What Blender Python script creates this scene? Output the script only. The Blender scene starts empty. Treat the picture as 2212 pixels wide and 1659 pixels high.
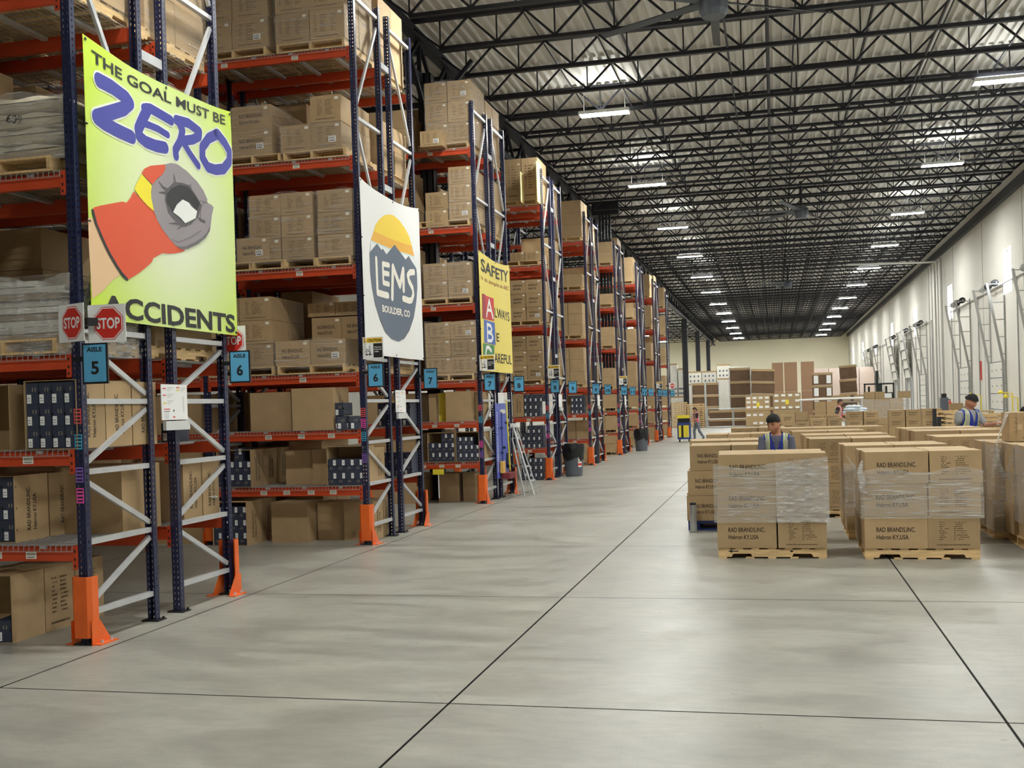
import bpy, bmesh, math, random
from mathutils import Vector, Matrix
R = random.Random(7)
SC = bpy.context.scene
COL = SC.collection

# ---------------------------------------------------------------- camera, world, exposure
IMG_W, IMG_H = 2212.0, 1659.0
FOC = 2368.49
cam_data = bpy.data.cameras.new('camera')
cam_data.sensor_fit = 'HORIZONTAL'
cam_data.sensor_width = 36.0
cam_data.lens = FOC / IMG_W * 36.0
cam_data.shift_y = (897.63 - IMG_H / 2) / IMG_W
cam_data.clip_start, cam_data.clip_end = 0.05, 400
cam = bpy.data.objects.new('camera', cam_data)
COL.objects.link(cam)
_r = ((0.97188862, 0.23346365, -0.03045063), (0.0279782, 0.01389543, 0.99951195), (0.23377283, -0.97226624, 0.00697291))
cam.matrix_world = Matrix(((_r[0][0], _r[1][0], _r[2][0], 0), (_r[0][1], _r[1][1], _r[2][1], 0), (_r[0][2], _r[1][2], _r[2][2], 1.83), (0, 0, 0, 1)))
SC.camera = cam
world = bpy.data.worlds.new('world'); SC.world = world
world.use_nodes = True
world.node_tree.nodes['Background'].inputs[0].default_value = (0.85, 0.92, 1.0, 1)
world.node_tree.nodes['Background'].inputs[1].default_value = 0.6
SC.view_settings.view_transform = 'Standard'
SC.view_settings.look = 'None'
SC.view_settings.exposure = 1.25
SC.view_settings.gamma = 1.0
SC.view_settings.use_curve_mapping = False
SC.cycles.max_bounces = 8
SC.cycles.diffuse_bounces = 4
SC.cycles.glossy_bounces = 3
SC.cycles.transparent_max_bounces = 24
SC.cycles.sample_clamp_indirect = 6.0
SC.cycles.use_denoising = True
LAMP_STRENGTH = 115.0

# ---------------------------------------------------------------- small helpers
def lin(c):
    return tuple((x / 12.92 if x <= 0.04045 else ((x + 0.055) / 1.055) ** 2.4) for x in (v / 255.0 for v in c)) + (1.0,)

def node_mat(name):
    m = bpy.data.materials.new(name); m.use_nodes = True
    nt = m.node_tree
    return m, nt, nt.nodes['Principled BSDF'], nt.nodes['Material Output']

def N(nt, kind, **kw):
    n = nt.nodes.new(kind)
    for k, v in kw.items():
        if k.startswith('i_'):
            n.inputs[int(k[2:])].default_value = v
        else:
            setattr(n, k, v)
    return n

def mat(name, rgb, rough=0.6, metal=0.0, var=0.0, nscale=8.0, bump=0.0, stretch=(1, 1, 1), coord='Object', rnd=0.0, emit=0.0, spec=None):
    m, nt, b, out = node_mat(name)
    b.inputs['Roughness'].default_value = rough
    b.inputs['Metallic'].default_value = metal
    if spec is not None:
        b.inputs['Specular IOR Level'].default_value = spec
    col = lin(rgb)
    b.inputs['Base Color'].default_value = col
    L = nt.links.new
    if emit:
        b.inputs['Emission Color'].default_value = col
        b.inputs['Emission Strength'].default_value = emit
    if var or bump or rnd:
        tc = N(nt, 'ShaderNodeTexCoord'); mp = N(nt, 'ShaderNodeMapping')
        mp.inputs['Scale'].default_value = stretch
        L(tc.outputs[coord], mp.inputs[0])
        nz = N(nt, 'ShaderNodeTexNoise'); nz.inputs['Scale'].default_value = nscale; nz.inputs['Detail'].default_value = 5
        L(mp.outputs[0], nz.inputs['Vector'])
        hsv = N(nt, 'ShaderNodeHueSaturation'); hsv.inputs['Color'].default_value = col
        mr = N(nt, 'ShaderNodeMapRange'); mr.inputs[3].default_value = 1 - var; mr.inputs[4].default_value = 1 + var
        mr.inputs[1].default_value = 0.3; mr.inputs[2].default_value = 0.7
        L(nz.outputs[0], mr.inputs[0])
        if rnd:
            oi = N(nt, 'ShaderNodeObjectInfo')
            m2 = N(nt, 'ShaderNodeMapRange'); m2.inputs[3].default_value = 1 - rnd; m2.inputs[4].default_value = 1 + rnd
            L(oi.outputs['Random'], m2.inputs[0])
            mu = N(nt, 'ShaderNodeMath', operation='MULTIPLY'); L(mr.outputs[0], mu.inputs[0]); L(m2.outputs[0], mu.inputs[1])
            L(mu.outputs[0], hsv.inputs['Value'])
        else:
            L(mr.outputs[0], hsv.inputs['Value'])
        L(hsv.outputs[0], b.inputs['Base Color'])
        if bump:
            bp = N(nt, 'ShaderNodeBump'); bp.inputs['Strength'].default_value = bump; bp.inputs['Distance'].default_value = 0.02
            L(nz.outputs[0], bp.inputs['Height']); L(bp.outputs[0], b.inputs['Normal'])
    return m

class MB:
    """Collects faces with material slots and UVs, then links them as one mesh object."""
    def __init__(s):
        s.v = []; s.f = []; s.mi = []; s.uv = []
    def face(s, pts, mi=0, uv=None):
        i = len(s.v); s.v += [tuple(p) for p in pts]
        s.f.append(tuple(range(i, i + len(pts)))); s.mi.append(mi)
        s.uv.append(uv if uv else [(0, 0), (1, 0), (1, 1), (0, 1)] if len(pts) == 4 else [(0, 0)] * len(pts))
        return s
    def box(s, x0, x1, y0, y1, z0, z1, mi=0, M=None, top=None):
        P = [(x0, y0, z0), (x1, y0, z0), (x1, y1, z0), (x0, y1, z0), (x0, y0, z1), (x1, y0, z1), (x1, y1, z1), (x0, y1, z1)]
        if M is not None:
            P = [tuple(M @ Vector(p)) for p in P]
        i = len(s.v); s.v += P
        for k, q in enumerate(((0, 1, 5, 4), (1, 2, 6, 5), (2, 3, 7, 6), (3, 0, 4, 7), (4, 5, 6, 7), (3, 2, 1, 0))):
            s.f.append(tuple(i + a for a in q)); s.mi.append(top if (k == 4 and top is not None) else mi); s.uv.append([(0, 0), (1, 0), (1, 1), (0, 1)])
        return s
    def bar(s, p0, p1, w, h, mi=0, up=(0, 0, 1)):
        p0 = Vector(p0); p1 = Vector(p1); d = (p1 - p0)
        L = d.length; d.normalize(); u = Vector(up)
        if abs(d.dot(u)) > 0.98: u = Vector((0, 1, 0))
        x = d.cross(u).normalized(); z = x.cross(d)
        M = Matrix((x, d, z)).transposed().to_4x4(); M.translation = p0
        return s.box(-w / 2, w / 2, 0, L, -h / 2, h / 2, mi, M)
    def tube(s, pts, r, n=8, mi=0, cap=True, radii=None):
        pts = [Vector(p) for p in pts]; rings = []
        for k, p in enumerate(pts):
            d = (pts[min(k + 1, len(pts) - 1)] - pts[max(k - 1, 0)]).normalized()
            u = Vector((0, 0, 1)) if abs(d.z) < 0.95 else Vector((1, 0, 0))
            x = d.cross(u).normalized(); y = x.cross(d)
            rr = radii[k] if radii else r
            i = len(s.v)
            s.v += [tuple(p + x * rr * math.cos(2 * math.pi * a / n) + y * rr * math.sin(2 * math.pi * a / n)) for a in range(n)]
            rings.append(i)
        for a, b in zip(rings, rings[1:]):
            for k in range(n):
                s.f.append((a + k, a + (k + 1) % n, b + (k + 1) % n, b + k)); s.mi.append(mi); s.uv.append([(0, 0), (1, 0), (1, 1), (0, 1)])
        if cap:
            for i, rev in ((rings[0], True), (rings[-1], False)):
                q = tuple(range(i, i + n)); s.f.append(q[::-1] if rev else q); s.mi.append(mi); s.uv.append([(0, 0)] * n)
        return s
    def lathe(s, prof, c=(0, 0, 0), n=20, mi=0):
        rings = []
        for r, z in prof:
            i = len(s.v); rings.append(i)
            s.v += [(c[0] + r * math.cos(2 * math.pi * a / n), c[1] + r * math.sin(2 * math.pi * a / n), c[2] + z) for a in range(n)]
        for a, b in zip(rings, rings[1:]):
            for k in range(n):
                s.f.append((a + k, a + (k + 1) % n, b + (k + 1) % n, b + k)); s.mi.append(mi); s.uv.append([(0, 0), (1, 0), (1, 1), (0, 1)])
        return s
    def poly(s, pts, fn, mi=0):
        """flat polygon of 2-D points, triangulated, mapped by fn(u, v) -> 3-D"""
        from mathutils.geometry import tessellate_polygon
        t = tessellate_polygon([[Vector((p[0], p[1], 0)) for p in pts]])
        for tri in t:
            q = [pts[a] for a in tri]
            ar = (q[1][0] - q[0][0]) * (q[2][1] - q[0][1]) - (q[2][0] - q[0][0]) * (q[1][1] - q[0][1])
            if abs(ar) < 1e-9: continue
            if ar < 0: q = q[::-1]
            s.face([fn(*p) for p in q], mi)
        return s
    def build(s, name, mats, parent=None, loc=None, smooth=False, rot=None):
        me = bpy.data.meshes.new(name)
        me.from_pydata(s.v, [], s.f)
        for m in (mats if isinstance(mats, (list, tuple)) else [mats]): me.materials.append(m)
        me.polygons.foreach_set('material_index', s.mi)
        ul = me.uv_layers.new(name='UVMap')
        ul.data.foreach_set('uv', [c for u in s.uv for p in u for c in p])
        if smooth: me.polygons.foreach_set('use_smooth', [True] * len(me.polygons))
        me.update()
        return link(name, me, parent, loc, rot)

def link(name, data, parent=None, loc=None, rot=None):
    o = bpy.data.objects.new(name, data); COL.objects.link(o)
    if parent is not None: o.parent = parent
    if loc is not None: o.location = loc
    if rot is not None: o.rotation_euler = rot
    return o

def tag(o, label, cat, group=None, kind=None):
    o['label'] = label; o['category'] = cat
    if group: o['group'] = group
    if kind: o['kind'] = kind
    return o

def thing(name, loc, label, cat, group=None, rz=0.0):
    o = bpy.data.objects.new(name, None); COL.objects.link(o)
    o.empty_display_size = 0.1; o.location = loc; o.rotation_euler = (0, 0, rz)
    return tag(o, label, cat, group)

def struct(o):
    o['kind'] = 'structure'; return o

def copy_tree(o, loc=None, rz=None, label=None, group=None, parent=None):
    c = o.copy(); COL.objects.link(c)
    if parent is not None: c.parent = parent
    for ch in o.children: copy_tree(ch, parent=c)
    if loc is not None: c.location = loc
    if rz is not None: c.rotation_euler = (0, 0, rz)
    if label: c['label'] = label
    if group: c['group'] = group
    return c

_txt = {}
def glyphs(t, bold=0.0):
    """triangles of a line of lettering, scaled to unit cap height, starting at x = 0"""
    if (t, bold) in _txt: return _txt[(t, bold)]
    cu = bpy.data.curves.new('lettering', 'FONT'); cu.body = t; cu.offset = bold; cu.resolution_u = 3
    o = bpy.data.objects.new('lettering', cu)
    me = o.to_mesh()
    P = [(v.co.x, v.co.y) for v in me.vertices]
    F = [tuple(p.vertices) for p in me.polygons]
    o.to_mesh_clear(); bpy.data.objects.remove(o); bpy.data.curves.remove(cu)
    x0 = min(p[0] for p in P); x1 = max(p[0] for p in P)
    k = 0.682 + 2 * bold
    P = [((x - x0) / k, (y + bold) / k) for x, y in P]
    _txt[(t, bold)] = (P, F, (x1 - x0) / k)
    return _txt[(t, bold)]

def letter(mb, t, fn, x, y, h, w=None, mi=0, bold=0.0, sub=None):
    """put lettering into mb: baseline start (x, y), cap height h, squeezed to width w, mapped by fn"""
    P, F, L = glyphs(t, bold)
    kx = (w / L) if w else h
    for f in F:
        q = [(x + P[i][0] * kx, y + P[i][1] * h) for i in f]
        for piece in (sub(q) if sub else [q]):
            mb.face([fn(*p) for p in piece], mi)
    return (w if w else L * h)

def stroke(pts, w, n=5, widths=None):
    """outline polygons of a thick rounded polyline"""
    out = []
    for k in range(len(pts) - 1):
        a, b = Vector(pts[k]), Vector(pts[k + 1])
        wa, wb = (widths[k], widths[k + 1]) if widths else (w, w)
        d = (b - a).normalized(); nn = Vector((-d.y, d.x))
        out.append([tuple(a - nn * wa / 2), tuple(b - nn * wb / 2), tuple(b + nn * wb / 2), tuple(a + nn * wa / 2)])
    for k, p in enumerate(pts):
        r = (widths[k] if widths else w) / 2
        out.append([(p[0] + r * math.cos(2 * math.pi * i / 12), p[1] + r * math.sin(2 * math.pi * i / 12)) for i in range(12)])
    return out

# ---------------------------------------------------------------- materials
M = {}
M['navy'] = mat('navy_paint', (38, 46, 84), 0.42)
M['orange'] = mat('orange_beam_paint', (196, 70, 34), 0.45, var=0.08, nscale=3)
M['guard'] = mat('orange_guard_paint', (232, 104, 36), 0.45, var=0.06, nscale=6)
M['galv'] = mat('galvanised_steel', (196, 198, 200), 0.38, 0.35, var=0.06, nscale=6)
M['wire'] = mat('zinc_wire', (168, 168, 166), 0.4, 0.4)
M['white'] = mat('white_card', (240, 240, 238), 0.55)
M['paper'] = mat('cream_label', (236, 232, 216), 0.6)
M['ink'] = mat('black_ink', (30, 28, 28), 0.6)
M['print'] = mat('brown_black_print', (52, 42, 32), 0.8)
M['faint'] = mat('faint_brown_print', (104, 82, 58), 0.8)
M['black'] = mat('black_plastic', (22, 23, 26), 0.45)
M['joist'] = mat('dark_joist_paint', (34, 35, 42), 0.5)
M['wood'] = mat('pallet_wood', (212, 180, 130), 0.75, var=0.2, nscale=5, stretch=(1, 6, 6), rnd=0.1)
M['navybox'] = mat('navy_box_card', (52, 58, 76), 0.55, var=0.06, nscale=4, rnd=0.06)
M['logo'] = mat('tan_foil_mark', (150, 140, 118), 0.5)
M['red'] = mat('sign_red', (212, 48, 38), 0.45)
M['blue'] = mat('aisle_blue', (92, 172, 214), 0.5, var=0.05, nscale=14)
M['yellow'] = mat('caution_yellow', (240, 198, 44), 0.5)
M['pink'] = mat('pink_tag', (240, 84, 178), 0.5); M['redtag'] = mat('red_tag', (226, 84, 92), 0.5)
M['bluetag'] = mat('blue_tag', (72, 168, 206), 0.5); M['purple'] = mat('purple_tag', (134, 96, 190), 0.5)
M['grey'] = mat('grey_plastic', (92, 98, 106), 0.5, var=0.05)
M['bluepl'] = mat('blue_plastic', (40, 60, 130), 0.45)
M['kraft'] = mat('kraft_sack', (206, 194, 168), 0.55, var=0.12, nscale=5, bump=0.5, rnd=0.08)
M['steel'] = mat('brushed_steel', (200, 202, 205), 0.3, 0.9)
M['yel'] = mat('yellow_plastic', (238, 218, 60), 0.5)

def carton_mat(name, rgb, tape=(196, 168, 124), tape_w=0.1):
    m, nt, b, out = node_mat(name); L = nt.links.new
    b.inputs['Roughness'].default_value = 0.72
    b.inputs['Specular IOR Level'].default_value = 0.35
    tc = N(nt, 'ShaderNodeTexCoord'); nz = N(nt, 'ShaderNodeTexNoise'); nz.inputs['Scale'].default_value = 5; nz.inputs['Detail'].default_value = 6
    L(tc.outputs['Object'], nz.inputs['Vector'])
    oi = N(nt, 'ShaderNodeObjectInfo')
    mr = N(nt, 'ShaderNodeMapRange'); mr.inputs[1].default_value = 0.3; mr.inputs[2].default_value = 0.7; mr.inputs[3].default_value = 0.93; mr.inputs[4].default_value = 1.05
    L(nz.outputs[0], mr.inputs[0])
    m2 = N(nt, 'ShaderNodeMapRange'); m2.inputs[3].default_value = 0.86; m2.inputs[4].default_value = 1.1
    L(oi.outputs['Random'], m2.inputs[0])
    mu = N(nt, 'ShaderNodeMath', operation='MULTIPLY'); L(mr.outputs[0], mu.inputs[0]); L(m2.outputs[0], mu.inputs[1])
    # a strip of tape down the middle of the face
    sx = N(nt, 'ShaderNodeSeparateXYZ'); L(tc.outputs['UV'], sx.inputs[0])
    ab = N(nt, 'ShaderNodeMath', operation='SUBTRACT', i_1=0.5); L(sx.outputs['Y'], ab.inputs[0])
    a2 = N(nt, 'ShaderNodeMath', operation='ABSOLUTE'); L(ab.outputs[0], a2.inputs[0])
    lt = N(nt, 'ShaderNodeMath', operation='LESS_THAN', i_1=tape_w); L(a2.outputs[0], lt.inputs[0])
    mx = N(nt, 'ShaderNodeMix', data_type='RGBA'); mx.inputs[6].default_value = lin(rgb); mx.inputs[7].default_value = lin(tape)
    if tape_w: L(lt.outputs[0], mx.inputs[0])
    else: mx.inputs[0].default_value = 0
    hs = N(nt, 'ShaderNodeHueSaturation'); L(mx.outputs[2], hs.inputs['Color']); L(mu.outputs[0], hs.inputs['Value'])
    L(hs.outputs[0], b.inputs['Base Color'])
    return m
CARD = (176, 149, 111)
M['card'] = carton_mat('corrugated_card', CARD, tape_w=0)
M['cardtop'] = carton_mat('corrugated_card_taped', (188, 162, 124), (206, 184, 148), 0.09)
M['carddark'] = carton_mat('corrugated_card_inside', (150, 118, 82), tape_w=0)
M['cardwhite'] = carton_mat('white_faced_card', (226, 222, 212), tape_w=0)

# clear stretch film: mostly see-through, bumped creases, their highlights painted in as whiter streaks
def film_mat(name, dense=0.24, streak=0.66, stretch=(1.0, 1.0, 16), scale=3.2):
    m, nt, b, out = node_mat(name); L = nt.links.new
    b.inputs['Base Color'].default_value = lin((228, 226, 222)); b.inputs['Roughness'].default_value = 0.16
    b.inputs['Specular IOR Level'].default_value = 0.8
    tc = N(nt, 'ShaderNodeTexCoord'); mp = N(nt, 'ShaderNodeMapping'); mp.inputs['Scale'].default_value = stretch; mp.inputs['Rotation'].default_value = (0.09, 0.12, 0)
    L(tc.outputs['Object'], mp.inputs[0])
    nz = N(nt, 'ShaderNodeTexNoise'); nz.inputs['Scale'].default_value = scale; nz.inputs['Detail'].default_value = 7; nz.inputs['Distortion'].default_value = 0.8
    L(mp.outputs[0], nz.inputs['Vector'])
    bp = N(nt, 'ShaderNodeBump'); bp.inputs['Strength'].default_value = 0.9; bp.inputs['Distance'].default_value = 0.02
    L(nz.outputs[0], bp.inputs['Height']); L(bp.outputs[0], b.inputs['Normal'])
    mr = N(nt, 'ShaderNodeMapRange'); mr.inputs[1].default_value = 0.52; mr.inputs[2].default_value = 0.72; mr.inputs[3].default_value = dense; mr.inputs[4].default_value = streak
    L(nz.outputs[0], mr.inputs[0])
    tr = N(nt, 'ShaderNodeBsdfTransparent'); mx = N(nt, 'ShaderNodeMixShader')
    L(mr.outputs[0], mx.inputs[0]); L(tr.outputs[0], mx.inputs[1]); L(b.outputs[0], mx.inputs[2]); L(mx.outputs[0], out.inputs[0])
    return m
M['film'] = film_mat('clear_stretch_film')
M['filmlight'] = film_mat('thin_stretch_film', 0.07, 0.42)
M['filmheavy'] = film_mat('crumpled_clear_film', 0.3, 0.85, (1.6, 1.6, 15), 3.6)

def floor_mat():
    m, nt, b, out = node_mat('polished_concrete'); L = nt.links.new
    tc = N(nt, 'ShaderNodeTexCoord')
    n1 = N(nt, 'ShaderNodeTexNoise'); n1.inputs['Scale'].default_value = 0.55; n1.inputs['Detail'].default_value = 9; n1.inputs['Roughness'].default_value = 0.62
    n2 = N(nt, 'ShaderNodeTexNoise'); n2.inputs['Scale'].default_value = 1.0; n2.inputs['Detail'].default_value = 8; n2.inputs['Distortion'].default_value = 1.2
    mp = N(nt, 'ShaderNodeMapping'); mp.inputs['Scale'].default_value = (0.8, 1.9, 1); mp.inputs['Rotation'].default_value = (0, 0, 0.25)
    L(tc.outputs['Object'], mp.inputs[0]); L(mp.outputs[0], n2.inputs['Vector']); L(tc.outputs['Object'], n1.inputs['Vector'])
    r1 = N(nt, 'ShaderNodeValToRGB'); e = r1.color_ramp.elements
    e[0].position = 0.3; e[0].color = lin((148, 146, 136)); e[1].position = 0.7; e[1].color = lin((178, 175, 163))
    L(n1.outputs[0], r1.inputs[0])
    r2 = N(nt, 'ShaderNodeValToRGB'); e = r2.color_ramp.elements
    e[0].position = 0.36; e[0].color = (0.76, 0.76, 0.77, 1); e[1].position = 0.57; e[1].color = (1, 1, 1, 1)
    L(n2.outputs[0], r2.inputs[0])
    mu = N(nt, 'ShaderNodeMix', data_type='RGBA', blend_type='MULTIPLY'); mu.inputs[0].default_value = 0.75
    L(r1.outputs[0], mu.inputs[6]); L(r2.outputs[0], mu.inputs[7])
    n5 = N(nt, 'ShaderNodeTexNoise'); n5.inputs['Scale'].default_value = 7; n5.inputs['Detail'].default_value = 3
    L(mp.outputs[0], n5.inputs['Vector'])
    r5 = N(nt, 'ShaderNodeValToRGB'); e = r5.color_ramp.elements
    e[0].position = 0.3; e[0].color = (0.9, 0.9, 0.9, 1); e[1].position = 0.62; e[1].color = (1.03, 1.03, 1.03, 1)
    e2 = r5.color_ramp.elements.new(0.735); e2.color = (1.03, 1.03, 1.03, 1); e3 = r5.color_ramp.elements.new(0.75); e3.color = (0.62, 0.62, 0.62, 1)
    L(n5.outputs[0], r5.inputs[0])
    mv = N(nt, 'ShaderNodeMix', data_type='RGBA', blend_type='MULTIPLY'); mv.inputs[0].default_value = 1.0
    L(mu.outputs[2], mv.inputs[6]); L(r5.outputs[0], mv.inputs[7]); mu = mv
    # fine speckle
    n3 = N(nt, 'ShaderNodeTexNoise'); n3.inputs['Scale'].default_value = 60; n3.inputs['Detail'].default_value = 4
    L(tc.outputs['Object'], n3.inputs['Vector'])
    m3 = N(nt, 'ShaderNodeMapRange'); m3.inputs[1].default_value = 0.3; m3.inputs[2].default_value = 0.7; m3.inputs[3].default_value = 0.93; m3.inputs[4].default_value = 1.05
    L(n3.outputs[0], m3.inputs[0])
    hs = N(nt, 'ShaderNodeHueSaturation'); L(mu.outputs[2], hs.inputs['Color']); L(m3.outputs[0], hs.inputs['Value'])
    L(hs.outputs[0], b.inputs['Base Color'])
    rr = N(nt, 'ShaderNodeMapRange'); rr.inputs[1].default_value = 0.3; rr.inputs[2].default_value = 0.7; rr.inputs[3].default_value = 0.3; rr.inputs[4].default_value = 0.46
    L(n2.outputs[0], rr.inputs[0]); L(rr.outputs[0], b.inputs['Roughness'])
    b.inputs['Specular IOR Level'].default_value = 0.5
    return m

# ---------------------------------------------------------------- the setting
XR, YF, XL, YB = 8.5, 134.0, -24.0, -14.0
ZB, ZT = 9.0, 9.68          # joist bottom chord, roof deck
# concrete floor with saw-cut joints as narrow grooves
jx = [-21.5, -18.25, -15.0, -11.75, -8.5, -5.28, -2.03, 1.2, 4.45, 7.7]
jy = [y for y in [6.53 + 3.78 * k for k in range(-5, 33)]]
fb = MB()
gx = [XL] + jx + [XR]; gy = [YB] + jy + [YF]; g = 0.008
for i in range(len(gx) - 1):
    for j in range(len(gy) - 1):
        x0 = gx[i] + (g if i else 0); x1 = gx[i + 1] - (g if i < len(gx) - 2 else 0)
        y0 = gy[j] + (g if j else 0); y1 = gy[j + 1] - (g if j < len(gy) - 2 else 0)
        fb.face([(x0, y0, 0), (x1, y0, 0), (x1, y1, 0), (x0, y1, 0)], 0)
fb.face([(XL, YB, -0.02), (XR, YB, -0.02), (XR, YF, -0.02), (XL, YF, -0.02)], 1)
struct(fb.build('floor', [floor_mat(), mat('joint_filler', (70, 68, 64), 0.8)]))

wallm = mat('tilt_wall_paint', (224, 220, 211), 0.75, var=0.04, nscale=0.5)
farm = mat('far_wall_paint', (242, 234, 208), 0.75, var=0.02, nscale=0.3)
# right wall with openings for the slit windows and dock doors
WIN = [43.9 + 13.72 * k for k in range(-3, 7)]
DOORS = [(38.4, 0), (45.95, 0), (53.4, 0), (67.7, 0), (74.75, 1), (82.3, 1), (95.9, 0), (103.2, 1)]
ops = [(w - 0.72, w + 0.72, 5.55, 7.2) for w in WIN] + [(d - 1.38, d + 1.38, 0.0, 3.05) for d, s in DOORS]
ys = sorted({YB, YF} | {v for o in ops for v in o[:2]})
wb = MB()
for a, b_ in zip(ys, ys[1:]):
    c = (a + b_) / 2; hs = sorted([(o[2], o[3]) for o in ops if o[0] < c < o[1]])
    z = 0.0
    for lo, hi in hs:
        if lo > z: wb.box(XR, XR + 0.24, a, b_, z, lo)
        z = hi
    wb.box(XR, XR + 0.24, a, b_, z, 10.2)
struct(wb.build('wall_right', wallm))
tb = MB()                                       # vertical panel joints, caulked
for k in range(-2, 18):
    y = 41.2 + 7.62 * k
    if not any(o[0] < y < o[1] for o in ops): tb.box(XR - 0.006, XR, y - 0.018, y + 0.018, 0, 9.0)
struct(tb.build('trim_1', mat('panel_joint_caulk', (120, 116, 108), 0.8)))
tb = MB(); tb.box(XR - 0.16, XR - 0.001, YB, YF, 8.98, 9.32)
struct(tb.build('trim_2', M['joist']))
wb = MB(); wb.box(XL, XR + 0.24, YF, YF + 0.24, 0, 10.2)
struct(wb.build('wall_far', farm))
wb = MB(); wb.box(XL - 0.24, XL, YB, YF, 0, 10.2)
struct(wb.build('wall_left', wallm))
wb = MB(); wb.box(XL, XR, YB - 0.24, YB, 0, 10.2)
struct(wb.build('wall_back', wallm))
# corrugated roof deck, ribs running along the building
cb = MB(); x = XL; P = 0.203
prof = []
while x < XR:
    prof += [(x, ZT), (x + 0.045, ZT), (x + 0.07, ZT + 0.07), (x + 0.178, ZT + 0.07)]; x += P
for a, b_ in zip(prof, prof[1:]):
    cb.face([(a[0], YB, a[1]), (a[0], YF, a[1]), (b_[0], YF, b_[1]), (b_[0], YB, b_[1])])
struct(cb.build('ceiling', mat('roof_deck_paint', (226, 224, 218), 0.5, 0.1, var=0.05, nscale=0.6)))

def joist_mesh(x0, x1):
    j = MB()
    j.box(x0, x1, -0.062, 0.062, ZT - 0.075 - ZT, -0.002)       # top chord
    j.box(x0 + 0.7, x1 - 0.7, -0.05, 0.05, ZB - ZT, ZB - ZT + 0.07)
    n = int(round((x1 - x0 - 1.4) / 1.15)); s = (x1 - x0 - 1.4) / n; zb = ZB - ZT + 0.06; zt = -0.06
    for k in range(n + 1):
        xb = x0 + 0.7 + s * k
        j.bar((xb, 0, zb), (xb, 0, zt), 0.028, 0.028)
        if k < n:
            j.bar((xb, 0, zb), (xb + s / 2, 0, zt), 0.042, 0.042); j.bar((xb + s, 0, zb), (xb + s / 2, 0, zt), 0.042, 0.042)
    j.bar((x0 + 0.7, 0, zb), (x0, 0, zt), 0.04, 0.04); j.bar((x1 - 0.7, 0, zb), (x1, 0, zt), 0.04, 0.04)
    return j
ja = joist_mesh(-7.0, XR - 0.12).build('roof_joist', M['joist'], loc=(0, 21.05, ZT)); struct(ja)
jb = joist_mesh(XL + 0.1, -7.2).build('roof_joist', M['joist'], loc=(0, 21.05, ZT)); struct(jb)
for k in range(-18, 60):
    y = 21.05 + 1.907 * k
    if k == 0 or not (YB + 0.5 < y < YF - 0.3): continue
    for src in (ja, jb):
        if src is jb and y > 75 and k % 2: continue
        c = src.copy(); COL.objects.link(c); c.location.y = y
# bracing lines and sprinkler mains running along the building under the deck
for x, z, r in ((-4.6, 9.6, 0.02), (-3.2, 9.1, 0.02), (-2.9, 9.55, 0.03), (-0.75, 9.06, 0.025), (0.05, 9.4, 0.04), (0.6, 9.6, 0.02), (2.05, 9.4, 0.03), (3.3, 9.06, 0.03), (3.6, 9.5, 0.018), (5.1, 9.3, 0.025), (6.6, 9.5, 0.035), (7.4, 9.3, 0.03), (-10, 9.4, 0.03)):
    t = MB(); t.tube([(x, YB + .1, z), (x, YF - .1, z)], r, 6); struct(t.build('roof_beam', M['joist']))
# girder truss and columns
def column(x, y, w, top=9.0):
    c = MB(); h = w / 2
    c.box(x - h, x + h, y - h, y - h + 0.03, 0, top); c.box(x - h, x + h, y + h - 0.03, y + h, 0, top); c.box(x - 0.015, x + 0.015, y - h, y + h, 0, top)
    c.box(x - h, x - h + .02, y - h, y + h, 0, top); c.box(x + h - .02, x + h, y - h, y + h, 0, top)
    c.box(x - h - .12, x + h + .12, y - h - .12, y + h + .12, 0, 0.03)
    c.bar((x, y, top - .9), (x + 1.0, y, top + .2), .08, .08); c.bar((x, y, top - .9), (x, y + 1.0, top + .1), .08, .08); c.bar((x, y, top - .9), (x, y - 1.0, top + .1), .08, .08)
    struct(c.build('column', M['joist']))
for x, y, w, t_ in ((-6.82, 21.67, .27, 8.75), (-6.9, 88.5, .42, 8.5), (-6.95, 104.5, .4, 8.5), (-6.95, 121.0, .4, 8.5)): column(x, y, w, t_)
cm = MB()
for q in range(4): cm.box(-6.24 + q * .12, -6.16 + q * .12, 40.79, 40.87, 0.02, 9.3)
cm.box(-6.5, -5.5, 40.8, 41.2, 8.95, 9.4); struct(cm.build('column', M['joist']))
gt = MB(); gt.box(-7.06, -6.84, -5, YF, 9.42, 9.6); gt.box(-7.06, -6.84, -5, YF, 8.55, 8.72)
y = -4.0
while y < YF - 2: gt.bar((-6.95, y, 8.65), (-6.95, y + .95, 9.45), .07, .07); gt.bar((-6.95, y + 1.9, 8.65), (-6.95, y + .95, 9.45), .07, .07); gt.box(-6.99, -6.91, y + .92, y + .98, 8.7, 9.45); y += 1.9
struct(gt.build('roof_girder_beam', M['joist']))

# windows: a white frame and a bright pane, looking out to daylight
panem = mat('daylight_pane', (240, 247, 255), 0.2, emit=9.0)
framem = mat('white_window_frame', (238, 238, 236), 0.4)
for i, w in enumerate(WIN):
    f = MB(); y0, y1, z0, z1 = w - .72, w + .72, 5.55, 7.2
    for a in ((y0, y0 + .06, z0, z1), (y1 - .06, y1, z0, z1), (y0, y1, z0, z0 + .06), (y0, y1, z1 - .06, z1), (w - .02, w + .02, z0, z1)):
        f.box(XR + .14, XR + .2, *a)
    fo = struct(f.build('window_%d' % (i + 1), framem))
    p = MB(); p.box(XR + .165, XR + .175, y0 + .06, y1 - .06, z0 + .06, z1 - .06); p.build('pane', panem, fo)

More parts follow.
